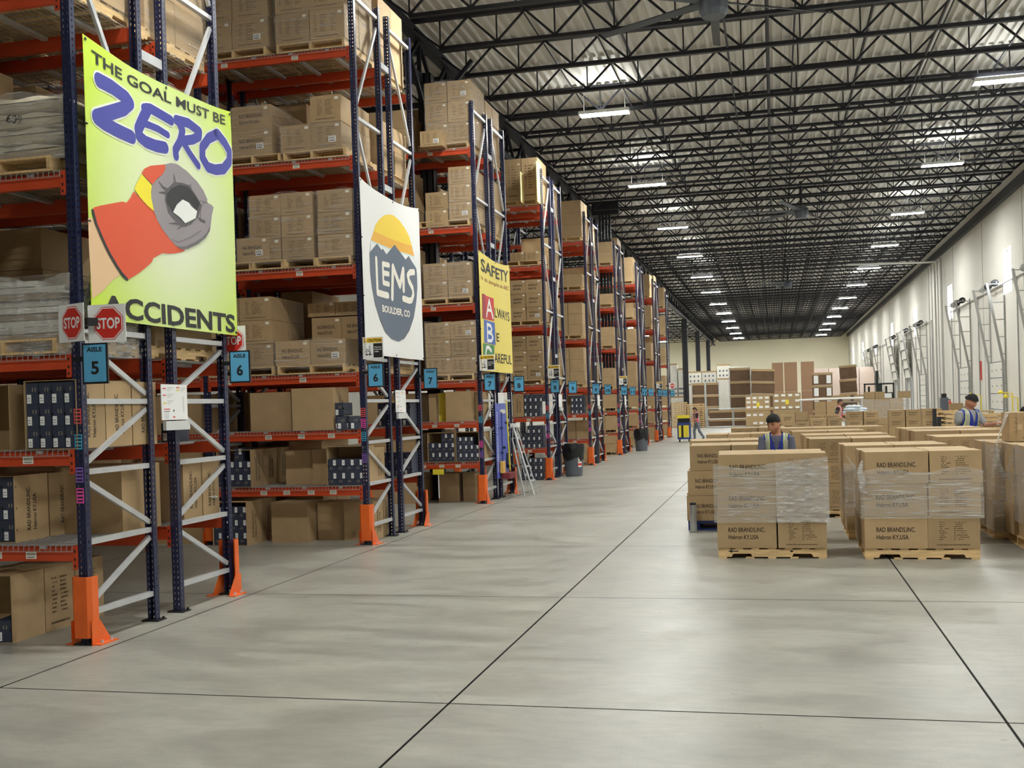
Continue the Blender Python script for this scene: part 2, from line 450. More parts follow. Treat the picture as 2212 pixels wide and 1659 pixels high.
# dock doors with angled high-lift tracks
pdoor = mat('door_panel_paint', (226, 223, 214), 0.5); pseal = mat('door_rubber_seal', (70, 72, 74), 0.7)
dockm = mat('trailer_interior', (150, 150, 148), 0.8)
trk = mat('galvanised_track', (158, 158, 154), 0.4, 0.4)
for i, (dy, up) in enumerate(DOORS):
    root = thing('door_%d' % (i + 1), (XR, dy, 0), 'overhead dock door', 'door'); struct(root); del root['label']; del root['category']
    for k in range(5):
        p = MB()
        if not up:
            z0 = k * 0.61; p.box(-0.09, -0.04, -1.34, 1.34, z0 + .015, z0 + .6)
            p.box(-0.095, -0.09, -1.34, 1.34, z0 + .585, z0 + .61, 1)
            for q in (-.9, 0, .9): p.box(-0.1, -0.09, q - .03, q + .03, z0 + .25, z0 + .31, 1)
        else:
            z0 = 3.0 + k * 0.6; xo = -0.12 - (z0 - 3.05) * .15
            p.box(xo - .05, xo, -1.34, 1.34, z0, z0 + .58); p.box(xo - .055, xo - .05, -1.34, 1.34, z0 + .56, z0 + .6, 1)
        p.build('door_panel', [pdoor, pseal], root)
    if up:
        o = MB(); o.box(0.5, 0.52, -1.36, 1.36, 0, 3.05); o.box(.26, .5, -1.38, -1.36, 0, 3.05); o.box(.26, .5, 1.36, 1.38, 0, 3.05); o.build('dock_opening', dockm, root)
    for s in (-1, 1):
        t = MB(); y = s * 1.44
        t.box(-.05, -.002, y - .045, y + .045, 0, 6.05); t.bar((-.12, y, .02), (-.12, y, 3.0), .08, .06); t.bar((-.12, y, 3.0), (-.62, y, 6.0), .09, .06)
        for z in (.8, 2.2, 3.3, 3.95, 4.6, 5.25, 5.95):
            t.bar((-.03, y, z), (-.12 - max(0, z - 3) * .166, y, z), .05, .035)
        t.build('door_track', trk, root)
    sh = MB(); sh.tube([(-.3, -1.6, 6.0), (-.3, 1.6, 6.0)], .025, 8)
    sh.build('shaft', trk, root)
    for s in (-1.25, 1.25, 0.1):
        d = MB(); d.tube([(-.3, s - .1, 6.0), (-.3, s - .07, 6.0), (-.3, s + .07, 6.0), (-.3, s + .1, 6.0)], .12, 14, radii=[.13, .09, .07, .13]); d.build('cable_drum', M['black'] if s < .5 else trk, root)
# pipes and conduit on the dock wall
pb = MB()
for y, r in ((59.4, .06), (60.6, .03), (61.6, .05), (62.8, .03), (64.0, .035)):
    pb.tube([(XR - .14, y, 0.05), (XR - .14, y, 8.8)], r, 8)
tag(pb.build('riser_pipes', mat('grey_pipe_paint', (176, 174, 168), .5)), 'cluster of tall vertical riser pipes fixed to the dock wall', 'pipe')
pb = MB(); pb.tube([(XR - .2, 60.3, 8.0), (XR - .3, 60.3, 8.7), (3.9, 60.6, 8.85)], .055, 10)
tag(pb.build('roof_duct_pipe', mat('white_pipe_jacket', (226, 224, 214), .45)), 'long white pipe crossing under the roof from the dock wall', 'pipe')
cond = MB(); cond.tube([(XR - .05, 20, 5.95), (XR - .05, 42, 5.95), (XR - .05, 57.3, 5.85), (XR - .05, 58.4, 6.1)], .025, 6)
cond.tube([(XR - .05, 64, 5.9), (XR - .05, 110, 5.9)], .025, 6)
for y in (42.1, 49.8, 57.0, 63.9, 71, 79, 92): cond.tube([(XR - .05, y, 0.1), (XR - .05, y, 5.95)], .025, 6)
tag(cond.build('electrical_conduit', trk), 'thin steel electrical conduit run along the dock wall', 'conduit')

# ---------------------------------------------------------------- lamps
lm_body = mat('lamp_housing', (236, 236, 232), .4)
lm_glow = mat('lamp_diffuser', (249, 251, 246), .4, emit=LAMP_STRENGTH)
lm_fill = mat('added_uplight_glow', (249, 251, 246), .4, emit=LAMP_STRENGTH * .11)
def lamp(x, y, z=8.86):
    t = thing('ceiling_light', (x, y, z), 'x', 'light', 'rows of strip lights under the roof')
    return t
def lamp_full(x, y, z=8.86):
    t = lamp(x, y, z)
    b = MB(); b.box(-.6, .6, -.19, .19, .035, .075); b.box(-.6, .6, -.19, -.17, .0, .06); b.box(-.6, .6, .17, .19, .0, .06); b.box(-.61, -.59, -.19, .19, 0, .06); b.box(.59, .61, -.19, .19, 0, .06)
    b.build('housing', lm_body, t)
    d = MB(); d.box(-.585, .585, -.165, .165, .0, .03); d.build('diffuser', lm_glow, t)
    for q in (-.5, .5):
        c = MB(); c.tube([(q, 0, .07), (q, 0, 1.1)], .006, 5); c.build('hanger_cable', M['galv'], t)
    u = MB(); u.box(-.5, .5, -.12, .12, .076, .082); u.build('added_uplight', lm_fill, t)  # glowing strip added on the housing to brighten the roof deck
    return t
first = lamp_full(-3.82, 26.4)
first['label'] = 'bright strip light, first of the row above the racks seen'
nth = ['first', 'second', 'third', 'fourth', 'fifth', 'sixth', 'seventh', 'eighth', 'ninth', 'tenth', 'eleventh', 'twelfth', 'thirteenth']
for k in range(-3, 13):
    lx = dict(loc=(-3.82, 26.4 + 9.06 * k, 8.86))
    rx = dict(loc=(5.17, 26.75 + 9.06 * k, 8.86))
    seen = nth[k] if k >= 0 else None
    if k != 0: copy_tree(first, **lx, label=('%s strip light from the camera in the row beside the racks' % seen) if seen else 'strip light above the main aisle, overhead and behind the view')
    copy_tree(first, **rx, label=('%s strip light from the camera in the row beside the dock wall' % seen) if seen else 'strip light above the dock side, overhead and behind the view')
first['label'] = 'first strip light from the camera in the row beside the racks'
for k in range(9, 19):  # extra lamps out of view, added to brighten the far wall
    copy_tree(first, loc=(-12.5, 12.34 + 6.35 * k, 8.86), label='unseen strip light added beyond the roof girder to brighten the far wall')

# ---------------------------------------------------------------- pallet racks
XE, BAY = -5.54, 2.38            # centre of the end posts, bay pitch
LEV = [0.745, 1.53, 2.32, 3.81, 5.31, 6.82]
def post_mat():
    m, nt, b, out = node_mat('punched_navy_post'); L = nt.links.new
    b.inputs['Base Color'].default_value = lin((32, 38, 70)); b.inputs['Roughness'].default_value = 0.4
    tc = N(nt, 'ShaderNodeTexCoord'); s = N(nt, 'ShaderNodeSeparateXYZ'); L(tc.outputs['Object'], s.inputs[0])
    def mth(op, a, v): n = N(nt, 'ShaderNodeMath', operation=op); L(a, n.inputs[0]); n.inputs[1].default_value = v; return n.outputs[0]
    fx = mth('LESS_THAN', mth('ABSOLUTE', mth('SUBTRACT', mth('ABSOLUTE', s.outputs['X'], 0), 0.018), 0), 0.0065)
    fy = mth('LESS_THAN', mth('ABSOLUTE', s.outputs['Y'], 0), 0.0065)
    mx = N(nt, 'ShaderNodeMath', operation='MAXIMUM'); L(fx, mx.inputs[0]); L(fy, mx.inputs[1])
    fz = mth('LESS_THAN', mth('FRACT', mth('MULTIPLY', s.outputs['Z'], 1 / 0.0508), 0), 0.46)
    a = N(nt, 'ShaderNodeMath', operation='MULTIPLY'); L(mx.outputs[0], a.inputs[0]); L(fz, a.inputs[1])
    tr = N(nt, 'ShaderNodeBsdfTransparent'); ms = N(nt, 'ShaderNodeMixShader')
    L(a.outputs[0], ms.inputs[0]); L(b.outputs[0], ms.inputs[1]); L(tr.outputs[0], ms.inputs[2]); L(ms.outputs[0], out.inputs[0])
    return m
M['post'] = post_mat()
ME = {}
def mesh_of(name, mb, mats, smooth=False):
    o = mb.build(name, mats, smooth=smooth); ME[name] = o.data; bpy.data.objects.remove(o); return ME[name]
def part(name, key, parent, loc=(0, 0, 0), rot=(0, 0, 0)):
    return link(name, ME[key], parent, loc, rot)
HP = 7.76
q = MB(); q.box(-.04, .04, -.035, -.032, 0, HP); q.box(-.04, -.037, -.035, .035, 0, HP); q.box(.037, .04, -.035, .035, 0, HP); q.box(-.04, -.025, .032, .035, 0, HP); q.box(.025, .04, .032, .035, 0, HP)
mesh_of('post', q, M['post'])
q = MB(); q.box(-.04, .04, .032, .035, 0, HP); q.box(-.04, -.037, -.035, .035, 0, HP); q.box(.037, .04, -.035, .035, 0, HP); q.box(-.04, -.025, -.035, -.032, 0, HP); q.box(.025, .04, -.035, -.032, 0, HP)
mesh_of('post_rear', q, M['post'])
q = MB(); q.box(-.085, .085, -.07, .07, 0, .012)
for a in (-.065, .065): q.tube([(a, .05, .012), (a, .05, .03)], .012, 6)
mesh_of('base_plate', q, M['black'])
q = MB(); BL = BAY - .08
q.box(-BL / 2, BL / 2, -.025, .025, -.062, .038); q.box(-BL / 2, BL / 2, .0, .025, .038, .062)
for s in (-1, 1):
    q.box(s * BL / 2 - (.006 if s > 0 else 0), s * BL / 2 + (.0 if s > 0 else .006), -.03, .03, -.11, .07)
    x = s * (BL / 2 - .022); q.box(x - .02, x + .02, -.034, -.025, -.13, .07)
    for z in (-.1, -.045, .02): q.box(x - .007, x + .007, -.0348, -.034, z - .012, z + .012, 1)
mesh_of('beam', q, [M['orange'], M['black']])
q = MB(); q.box(-.05, .05, -.0015, 0, -.03, .03)
for k in range(14):
    if k % 3 != 2: q.box(-.036 + k * .0052, -.0335 + k * .0052, -.0022, -.0015, -.004, .022, 1)
q.box(-.036, .034, -.0022, -.0015, -.02, -.014, 1)
mesh_of('barcode_label', q, [M['paper'], M['ink']])
q = MB()
for k in range(45): x = -1.11 + k * .0505; q.box(x, x + .0055, -.03, 1.07, .062, .0675); q.box(x, x + .0055, -.032, -.0275, .02, .066)
for k in range(11): y = .0 + k * .105; q.box(-1.12, 1.12, y, y + .0055, .0675, .073)
q.box(-1.12, 1.12, -.033, -.028, .018, .024)
for x in (-.82, -.28, .28, .82): q.box(x - .03, x + .03, .0, 1.04, .03, .062, 1)
mesh_of('wire_deck', q, [M['wire'], M['galv']])
def guard_mesh():
    g = MB(); h0, h1 = .06, .56
    P = [(-.09, .03), (-.09, -.055), (-.06, -.085), (.06, -.085), (.09, -.055), (.09, .03)]
    for a, b_ in zip(P, P[1:]):
        d = Vector((b_[0] - a[0], b_[1] - a[1])).normalized(); n = Vector((-d.y, d.x)) * .006
        g.face([(a[0], a[1], h0), (b_[0], b_[1], h0), (b_[0], b_[1], h1), (a[0], a[1], h1)])
        g.face([(b_[0] + n.x, b_[1] + n.y, h0), (a[0] + n.x, a[1] + n.y, h0), (a[0] + n.x, a[1] + n.y, h1), (b_[0] + n.x, b_[1] + n.y, h1)])
        g.face([(a[0], a[1], h1), (b_[0], b_[1], h1), (b_[0] + n.x, b_[1] + n.y, h1), (a[0] + n.x, a[1] + n.y, h1)])
        g.face([(a[0], a[1], h0), (a[0] + n.x, a[1] + n.y, h0), (b_[0] + n.x, b_[1] + n.y, h0), (b_[0], b_[1], h0)])
    for s in (-1, 1):                                   # triangular feet
        x = s * .092
        for dx in (-.004, .004):
            g.face([(x + dx, -.08, 0), (x + dx, .19, 0), (x + dx, .03, .2), (x + dx, -.08, .2)])
        g.face([(x - .004, .19, 0), (x + .004, .19, 0), (x + .004, .03, .2), (x - .004, .03, .2)])
        g.box(x if s > 0 else x - .07, x + .07 if s > 0 else x, -.06, .19, 0, .01)
        for y in (0, .13): g.tube([(x + s * .04, y, .01), (x + s * .04, y, .035)], .012, 6, 1)
    return g
mesh_of('post_protector', guard_mesh(), [M['guard'], M['galv']])
def tagmesh(key, m):
    t = MB(); t.box(-.034, .034, -.002, 0, -.062, .062)
    for k in range(4): t.box(-.026, .026, -.003, -.002, -.05 + k * .029, -.036 + k * .029, 1)
    mesh_of(key, t, [m, M['ink']])
for k in ('pink', 'redtag', 'bluetag', 'purple'): tagmesh('tag_' + k, M[k])

HZ = [.25, .83, 1.41, 1.99, 2.58, 4.25, 5.92, 7.6]
DG = [(.32, .76, 0), (1.33, .9, 0), (1.48, 1.92, 0), (2.5, 2.06, 0), (2.68, 4.15, 1), (5.82, 4.35, 1), (6.05, 7.45, 1)]
def rack(name, y, sy, label, bays, labels=True, tags=(), group='blue and orange pallet racks', levels=LEV, inner=True, guards=True):
    """single-sided rack; y is the aisle face, sy = +1 when it faces the camera"""
    rt = thing(name, (0, y, 0), label, 'pallet rack', group)
    D = 1.02
    for b in range(bays + 1):
        x = XE - b * BAY
        for dy, nm in ((.035, 'post'), (D, 'post_rear')):
            key = nm if sy > 0 else ('post_rear' if nm == 'post' else 'post')
            part('post', key, rt, (x, sy * dy, .012)); part('base_plate', 'base_plate', rt, (x, sy * dy, 0))
        if b == 0 or inner:
            for z in HZ:
                o = MB(); o.bar((x, sy * .07, z), (x, sy * (D - .035), z), .05, .045); o.build('brace', M['galv'], rt)
            for z0, z1, t in DG:
                o = MB(); o.bar((x, sy * .07, z0), (x, sy * (D - .035), z1), .03, .045); o.build('brace', M['galv'], rt)
        if guards:
            g = part('post_protector', 'post_protector', rt, (x, sy * .035, 0), (0, 0, 0 if sy > 0 else math.pi))
    for b in range(bays):
        xc = XE - (b + .5) * BAY
        for li, z in enumerate(levels):
            f = part('beam', 'beam', rt, (xc, sy * .02, z), (0, 0, 0 if sy > 0 else math.pi))
            part('beam', 'beam', rt, (xc, sy * (D + .0), z), (0, 0, math.pi if sy > 0 else 0))
            part('wire_deck', 'wire_deck', rt, (xc, sy * .0 if sy > 0 else -.0, z), (0, 0, 0 if sy > 0 else math.pi))
            if labels and sy > 0:
                xs = {0: (-.1, .25, .62, .95), 1: (.0, .5, .95), 2: (-.6, .55), 3: (-.5, .55), 4: (-.55, .55), 5: (-.5, .58)}[li] if b == 0 else (.4,)
                for xq in xs: part('barcode_label', 'barcode_label', f, (xq - BAY * .1, -.0255, -.012))
    for k, z in tags:
        part('colour_tag', 'tag_' + k, rt, (XE, -.003, z))['label'] = {'pink': 'pink', 'redtag': 'red', 'bluetag': 'blue', 'purple': 'purple'}[k] + ' location tag with black bars'
    return rt
TG = (('redtag', 1.87), ('bluetag', 1.66), ('purple', 1.39), ('pink', 1.22))
ROWY = [7.88, 14.25, 20.43, 26.82, 33.2, 39.6, 46.0, 52.4, 58.8]
RN = ['green banner rack', 'white banner rack', 'yellow banner rack', 'rack just past the yellow banner']
al = ['5', '6', '7', '8', '9', '10', '11', '12', '13']
for i, y in enumerate(ROWY):
    near = i < 4
    tg = {0: TG, 1: (('redtag', 1.83), ('pink', 1.68), ('bluetag', 1.5), ('purple', 1.2)), 2: (('redtag', 1.85), ('bluetag', 1.62), ('pink', 1.15), ('purple', .95))}.get(i, (('redtag', 1.8), ('bluetag', 1.6), ('purple', 1.3), ('pink', 1.1)))
    l1 = ['tall blue and orange pallet rack holding the green zero accidents banner', 'tall pallet rack holding the white mountain logo banner', 'tall pallet rack holding the yellow safety banner', 'pallet rack with the aisle 8 sign just past the yellow banner'][i] if near else 'distant pallet rack whose first end post carries the aisle %s sign' % al[i]
    rack('pallet_rack', y, 1, l1 + (', camera side' if near else ''), 2 if i < 3 else 1, labels=i < 6, tags=tg if i < 7 else ())
    if i < 8:
        l2 = 'back-to-back rear rack behind the %s' % RN[i] if near else 'rear rack, backing the rack that carries the aisle %s sign' % al[i]
        rack('pallet_rack', y + 2.47, -1, l2, 2 if i < 2 else 1, labels=False)
# spacers tying the back-to-back frames together
for i, y in enumerate(ROWY[:6]):
    for z in (3.1, 5.1, 6.9):
        s = MB(); s.box(XE - .03, XE + .03, y + 1.06, y + 1.41, z, z + .09)
        tag(s.build('row_spacer', M['galv']), 'short steel spacer, %s, between back-to-back frames carrying the aisle %s sign' % ({3.1: 'lowest', 5.1: 'middle', 6.9: 'highest'}[z], al[i]), 'rack spacer', 'row spacers between rack frames')

# ---------------------------------------------------------------- pallets
def pallet_proto(paint=None, W=1.02, Lg=1.22):
    w = paint or M['wood']
    t = thing('pallet', (0, 0, 0), 'x', 'pallet')
    for k in range(3):                                       # notched stringers along local x
        y = (-W / 2 + .019, 0, W / 2 - .019)[k]
        n = [(-Lg / 2, .018), (-Lg / 2 + .15, .018), (-Lg / 2 + .17, .055), (-Lg / 2 + .37, .055), (-Lg / 2 + .39, .018), (Lg / 2 - .39, .018), (Lg / 2 - .37, .055), (Lg / 2 - .17, .055), (Lg / 2 - .15, .018), (Lg / 2, .018), (Lg / 2, .105), (-Lg / 2, .105)]
        s = MB()
        s.poly(n, lambda a, b: (a, y - .019, b)); s.poly(n[::-1], lambda a, b: (a, y + .019, b))
        for a, b in zip(n, n[1:] + n[:1]): s.face([(a[0], y - .019, a[1]), (a[0], y + .019, a[1]), (b[0], y + .019, b[1]), (b[0], y - .019, b[1])])
        s.build('stringer', w, t)
    for k in range(7):
        x = -Lg / 2 + .05 + k * (Lg - .1) / 6; hw = .065 if k in (0, 6) else .045
        x = min(max(x, -Lg / 2 + hw), Lg / 2 - hw)
        s = MB(); s.box(x - hw, x + hw, -W / 2, W / 2, .105, .122); s.build('deck_board', w, t)
    for x in (-Lg / 2 + .05, -.25, .0, .25, Lg / 2 - .05):
        s = MB(); s.box(x - .045, x + .045, -W / 2, W / 2, .0, .018); s.build('bottom_board', w, t)
    return t
PAL = pallet_proto(); PAL.location = (1.555, 13.47, 0)
PAL['label'] = 'wooden pallet on the floor under the wrapped cartons beyond the floor joint, second stack'
PALH = .122
_first = [True]
def pallet(x, y, z, label, rz=0.0, group=None):
    return copy_tree(PAL, loc=(x, y, z), rz=rz, label=label, group=group)

# ---------------------------------------------------------------- cartons
_cm = {}
def carton_mesh(w, d, h, style='card', open_side=False):
    key = (round(w, 3), round(d, 3), round(h, 3), style)
    if key in _cm: return _cm[key]
    q = MB(); e = .004
    q.box(-w / 2, w / 2, -d / 2, d / 2, 0, h, 0, top=1)
    # flap seam and lifted flap edges
    for s in (-1, 1): q.box(-w / 2 + .01, w / 2 - .01, s * .003 - .0015, s * .003 + .0015, h, h + .0006, 1)
    _cm[key] = mesh_of('carton', q, [M[style], M['cardtop'] if style == 'card' else M[style]])
    return _cm[key]
def marks_mesh(w, h, seed, kind):
    """faint block printing: two columns of short lines like a shipping panel"""
    rr = random.Random(seed); q = MB(); f = lambda a, b: (a, 0, b)
    rows = 9
    for r_ in range(rows):
        z = h * (.8 - .066 * r_)
        if kind == 0: cols = ((-.3, .12), (-.1, .34))
        elif kind == 1: cols = ((-.28, .18), (.0, .3))
        else: cols = ((-.38, .1), (-.2, .2), (.1, .2))
        for c, wd in cols:
            x = c * w; x1 = x + wd * w * rr.uniform(.5, 1)
            while x < x1:
                s = w * rr.uniform(.006, .02)
                if rr.random() < .84: q.face([f(x, z), f(min(x + s, x1), z), f(min(x + s, x1), z + h * rr.uniform(.026, .038)), f(x, z + h * .03)])
                x += s * rr.uniform(1.2, 1.7)
    x = -.33 * w
    while x < .3 * w:
        s = w * rr.uniform(.01, .025)
        q.face([f(x, h * .1), f(x + s, h * .1), f(x + s, h * .135), f(x, h * .135)]); x += s * 1.4
    return q
_mk = {}
def add_marks(c, w, d, h, face='front', seed=None, kind=None):
    kind = R.randrange(3) if kind is None else kind; seed = R.randrange(4) if seed is None else seed
    wd = w if face in ('front', 'back') else d
    key = (round(wd, 3), round(h, 3), seed, kind)
    if key not in _mk: _mk[key] = mesh_of('printing', marks_mesh(wd, h, seed, kind), M['faint'])
    loc, rz = {'front': ((0, -d / 2 - .0015, 0), 0), 'right': ((w / 2 + .0015, 0, 0), math.pi / 2), 'left': ((-w / 2 - .0015, 0, 0), -math.pi / 2)}[face]
    return link('printing', _mk[key], c, loc, (0, 0, rz))
_bt = {}
def add_brand(c, w, d, h, face='front', vertical=False, scale=1.0, off=(0, 0)):
    wd = w if face == 'front' else d
    key = (round(wd, 3), round(h, 3), vertical, scale, off)
    if key not in _bt:
        q = MB(); H = h if not vertical else wd; W_ = wd if not vertical else h
        ch = min(.052, .15 * H) * scale; tw = W_ * .62 * min(1, scale)
        fn = (lambda a, b: (a + off[0], 0, b + off[1])) if not vertical else (lambda a, b: (-(b - H / 2) + off[0], 0, a + W_ / 2 + off[1]))
        x0 = -tw / 2
        letter(q, 'RAD BRANDS,INC.', fn, x0, H * .52, ch, tw, bold=.015); letter(q, 'Hebron KY,USA', fn, x0, H * .52 - ch * 1.6, ch * .95, tw * .82, bold=.015)
        _bt[key] = mesh_of('printing', q, M['print'])
    loc, rz = {'front': ((0, -d / 2 - .0015, 0), 0), 'right': ((w / 2 + .0015, 0, 0), math.pi / 2)}[face]
    return link('printing', _bt[key], c, loc, (0, 0, rz))
q = MB(); q.box(-.055, .055, -.0015, 0, -.04, .04)
for k in range(12):
    if k % 4 != 3: q.box(-.042 + k * .007, -.038 + k * .007, -.0022, -.0015, -.005, .028, 1)
q.box(-.042, .035, -.0022, -.0015, -.028, -.016, 1)
mesh_of('shipping_label', q, [M['white'], M['ink']])
q = MB(); q.box(-.028, .028, -.0012, 0, -.018, .018); mesh_of('small_sticker', q, M['paper'])
def add_label(c, d, x, z, big=True, rot=0.0):
    return link('label_sticker', ME['shipping_label' if big else 'small_sticker'], c, (x, -d / 2 - .001, z), (0, rot, 0))
NC = [0]
def carton(x, y, z, w, d, h, label, rz=0.0, style='card', group=None, name='carton', cat='carton'):
    c = link(name, carton_mesh(w, d, h, style), None, (x, y, z), (0, 0, rz))
    NC[0] += 1
    return tag(c, label, cat, group)
FAR = MB()       # the many far cartons that only show as small patches
SIDE = MB()
def far_carton(x, y, z, w, d, h):
    FAR.box(x - w / 2, x + w / 2, y - d / 2, y + d / 2, z, z + h, 0, top=1)

def film(x0, x1, y0, y1, z0, z1, label, heavy=False, top=False, loose=.0, seed=0, name='stretch_wrap', n=14, light=False):
    """a skin of clear film pulled round a pallet load, with small creases"""
    rr = random.Random(seed); q = MB(); o = .006
    x0 -= o; x1 += o; y0 -= o; y1 += o
    ring = [(x0 + (x1 - x0) * k / n, y0) for k in range(n)] + [(x1, y0 + (y1 - y0) * k / n) for k in range(n)] + [(x1 - (x1 - x0) * k / n, y1) for k in range(n)] + [(x0, y1 - (y1 - y0) * k / n) for k in range(n)]
    nz = max(6, int((z1 - z0) / .07)); cx, cy = (x0 + x1) / 2, (y0 + y1) / 2
    G = []
    for j in range(nz + 1):
        row = []
        for k, (a, b) in enumerate(ring):
            s = rr.uniform(-.001, .004) + (loose * rr.uniform(0, 1) if loose else 0)
            dz = (.03 * math.sin(k * .5 + seed) * (j == nz)) 
            row.append((a + (a - cx) / max(.2, abs(x1 - x0)) * 2 * s, b + (b - cy) / max(.2, abs(y1 - y0)) * 2 * s, z0 + (z1 - z0) * j / nz + dz))
        G.append(row)
    m = len(ring)
    for j in range(nz):
        for k in range(m): q.face([G[j][k], G[j][(k + 1) % m], G[j + 1][(k + 1) % m], G[j + 1][k]])
    if top: q.face([G[nz][k] for k in (0, n, 2 * n, 3 * n)])
    c = q.build(name, M['filmheavy' if heavy else 'filmlight' if light else 'film'], smooth=True)
    return tag(c, label, 'stretch wrap')

LAY = {1: [''], 2: ['lower ', 'upper '], 3: ['bottom ', 'middle ', 'top '], 4: ['bottom ', 'second ', 'third ', 'top '], 5: ['bottom ', 'second ', 'third ', 'fourth ', 'top ']}
COLN = {1: [''], 2: ['outer ', 'inner '], 3: ['outer ', 'middle ', 'inner ']}
SH = {.0: 'floor level', LEV[0]: 'first shelf', LEV[1]: 'second shelf', LEV[2]: 'third shelf', LEV[3]: 'fourth shelf', LEV[4]: 'fifth shelf', LEV[5]: 'sixth shelf'}
def load(yf, sy, x1, w, z, nx, layers, ch, where, ny=2, depth=1.1, wrap=None, pal=True, brand=False, labels=(), marks=True, indiv=True, skip=(), noise=.012, seed=0, back=True, style='card'):
    """a pallet load: nx columns, ny deep, listed from the main-aisle end; sy = +1 faces the camera"""
    rr = random.Random(seed * 77 + int(z * 100)); zb = z
    yc = yf + sy * depth / 2
    if pal:
        if indiv: pallet(min(x1 - w / 2, -6.15), yf + sy * .62, z, 'wooden pallet, ' + where, rz=math.pi / 2)
        else:
            for k in (-.45, 0, .45): FARP.box(x1 - w / 2 + k * w - .02, x1 - w / 2 + k * w + .02, yf + sy * .02, yf + sy * 1.15, z + .018, z + .105)
            FARP.box(x1 - w, x1, min(yf, yf + sy * 1.15), max(yf, yf + sy * 1.15), z + .105, z + .122); FARP.box(x1 - w, x1, min(yf, yf + sy * .1), max(yf, yf + sy * .1), z, z + .018)
        zb = z + PALH
    cw = w / nx; cd = depth / ny; out = []
    for l in range(layers):
        for i in range(nx):
            for j in range(ny):
                if j > 0 and i > 0: continue
                if j > 0 and not back: continue
                if (l, i, j) in skip or (l, i) in skip: continue
                cx = x1 - cw * (i + .5) + rr.uniform(-noise, noise) * .5; cy = yf + sy * (cd * (j + .5) + rr.uniform(0, noise))
                if not indiv:
                    far_carton(cx, cy, zb + l * (ch + .001), cw - .012, cd - .012, ch - .004); continue
                nm = LAY[layers][l] + COLN[nx][i] + ('rear ' if j else '')
                c = carton(cx, cy, zb + l * (ch + .001), round(cw - .01, 3), round(cd - .012, 3), round(ch - .004, 3), ('brown carton, ' + nm.strip() + ', ' + where).replace(', ,', ','), rz=rr.uniform(-.012, .012), style=style)
                if sy > 0 and j == 0:
                    if brand: add_brand(c, cw - .01, cd - .012, ch - .004)
                    elif marks: add_marks(c, round(cw - .01, 3), round(cd - .012, 3), round(ch - .004, 3), kind=seed % 3)
                    if marks: add_label(c, cd - .012, cw * .36, ch * .86, big=False)
                if i == 0 and marks and not brand and sy > 0: pass
                if (l, i) in labels and j == 0: add_label(c, cd - .012, cw * .2, ch * .35, rot=rr.uniform(-.1, .1))
                out.append(c)
    if wrap and indiv:
        ya, yb = sorted((yf, yf + sy * depth))
        zt = zb + layers * ch
        film(x1 - w, x1, ya, yb, zb - .05, zt - (0 if wrap is True else wrap) + .0, 'clear film wrapped round cartons, ' + where, seed=seed + int(z * 10), top=False, light=True)
    return out
FARP = MB()
DK = .073
def deck(li): return LEV[li] + DK

def shoe_proto():
    # stands on its end: lid seam, finger notch, white size label, tan round mark
    w, d, h = .132, .33, .182
    q = MB(); q.box(-w / 2, w / 2, -d / 2, d / 2, 0, h - .001); 
    b = q.build('shoe_box', [M['navybox']])
    l = MB(); l.box(-w / 2 - .001, -w / 2 + .042, -d / 2 - .0015, -d / 2, .008, h - .008); 
    k = MB(); k.box(-.052, -.012, -d / 2 - .0015, -d / 2, .012, .085); k.box(-.046, -.018, -d / 2 - .002, -d / 2 - .0015, .03, .034, 1); k.box(-.046, -.025, -d / 2 - .002, -d / 2 - .0015, .05, .056, 1); k.build('size_label', [M['white'], M['grey']], b)
    o = MB()
    for a in range(12):
        t0, t1 = a / 12 * 2 * math.pi, (a + 1) / 12 * 2 * math.pi
        if a in (2, 3, 8, 9): continue
        o.face([(.016 + r_ * math.cos(t), -d / 2 - .0015, .125 + r_ * 1.05 * math.sin(t)) for r_, t in ((.011, t0), (.02, t0), (.02, t1), (.011, t1))][::-1])
    o.build('round_mark', M['logo'], b)
    o = MB(); o.tube([(w / 2 - .003, -d / 2 - .001, .1), (w / 2 - .003, -d / 2 + .003, .1)], .014, 10); o.build('finger_notch', M['black'], b)
    tag(b, 'x', 'shoe box'); return b
SHOE = shoe_proto(); SHOE_USED = [False]
def shoe(x, y, z, label, rz=0.0, group=None, scale=1.0, flip=False):
    if not SHOE_USED[0]:
        SHOE_USED[0] = True; o = SHOE; o.location = (x, y, z); o.rotation_euler = (0, 0, rz); o['label'] = label
    else:
        o = copy_tree(SHOE, loc=(x, y, z), rz=rz, label=label)
    if group: o['group'] = group
    if scale != 1.0: o.scale = (scale,) * 3
    if flip: o.rotation_euler = (0, math.pi, rz); o.location.z = z + .182 * scale
    return o
def shoe_grid(x0, y, z, rows, where, cols=4, pitch=.134, flip=False, group=None, scale=1.0):
    """rows: list of (column indices) from the bottom up"""
    for r_, cs in enumerate(rows):
        for c in cs:
            rw = (LAY[len(rows)] if len(rows) <= 5 else None)[r_].strip() or 'single'
            cn = ['first', 'second', 'third', 'fourth', 'fifth'][c]
            o = shoe(x0 + pitch * scale * (c + .5), y + .165 * scale, z + r_ * .1825 * scale, 'navy shoe box, %s row, %s across, %s' % (rw, cn, where), flip=flip, group=group, scale=scale)
def open_carton(x0, x1, y0, y1, z0, z1, label, style='card'):
    """carton lying on its side with its mouth to the aisle"""
    q = MB(); t = .006
    q.box(x0, x1, y0, y1, z0, z0 + t); q.box(x0, x1, y0, y1, z1 - t, z1); q.box(x0, x0 + t, y0, y1, z0 + t, z1 - t); q.box(x1 - t, x1, y0, y1, z0 + t, z1 - t); q.box(x0 + t, x1 - t, y1 - t, y1, z0 + t, z1 - t)
    return tag(q.build('open_carton', M['card']), label, 'open carton')

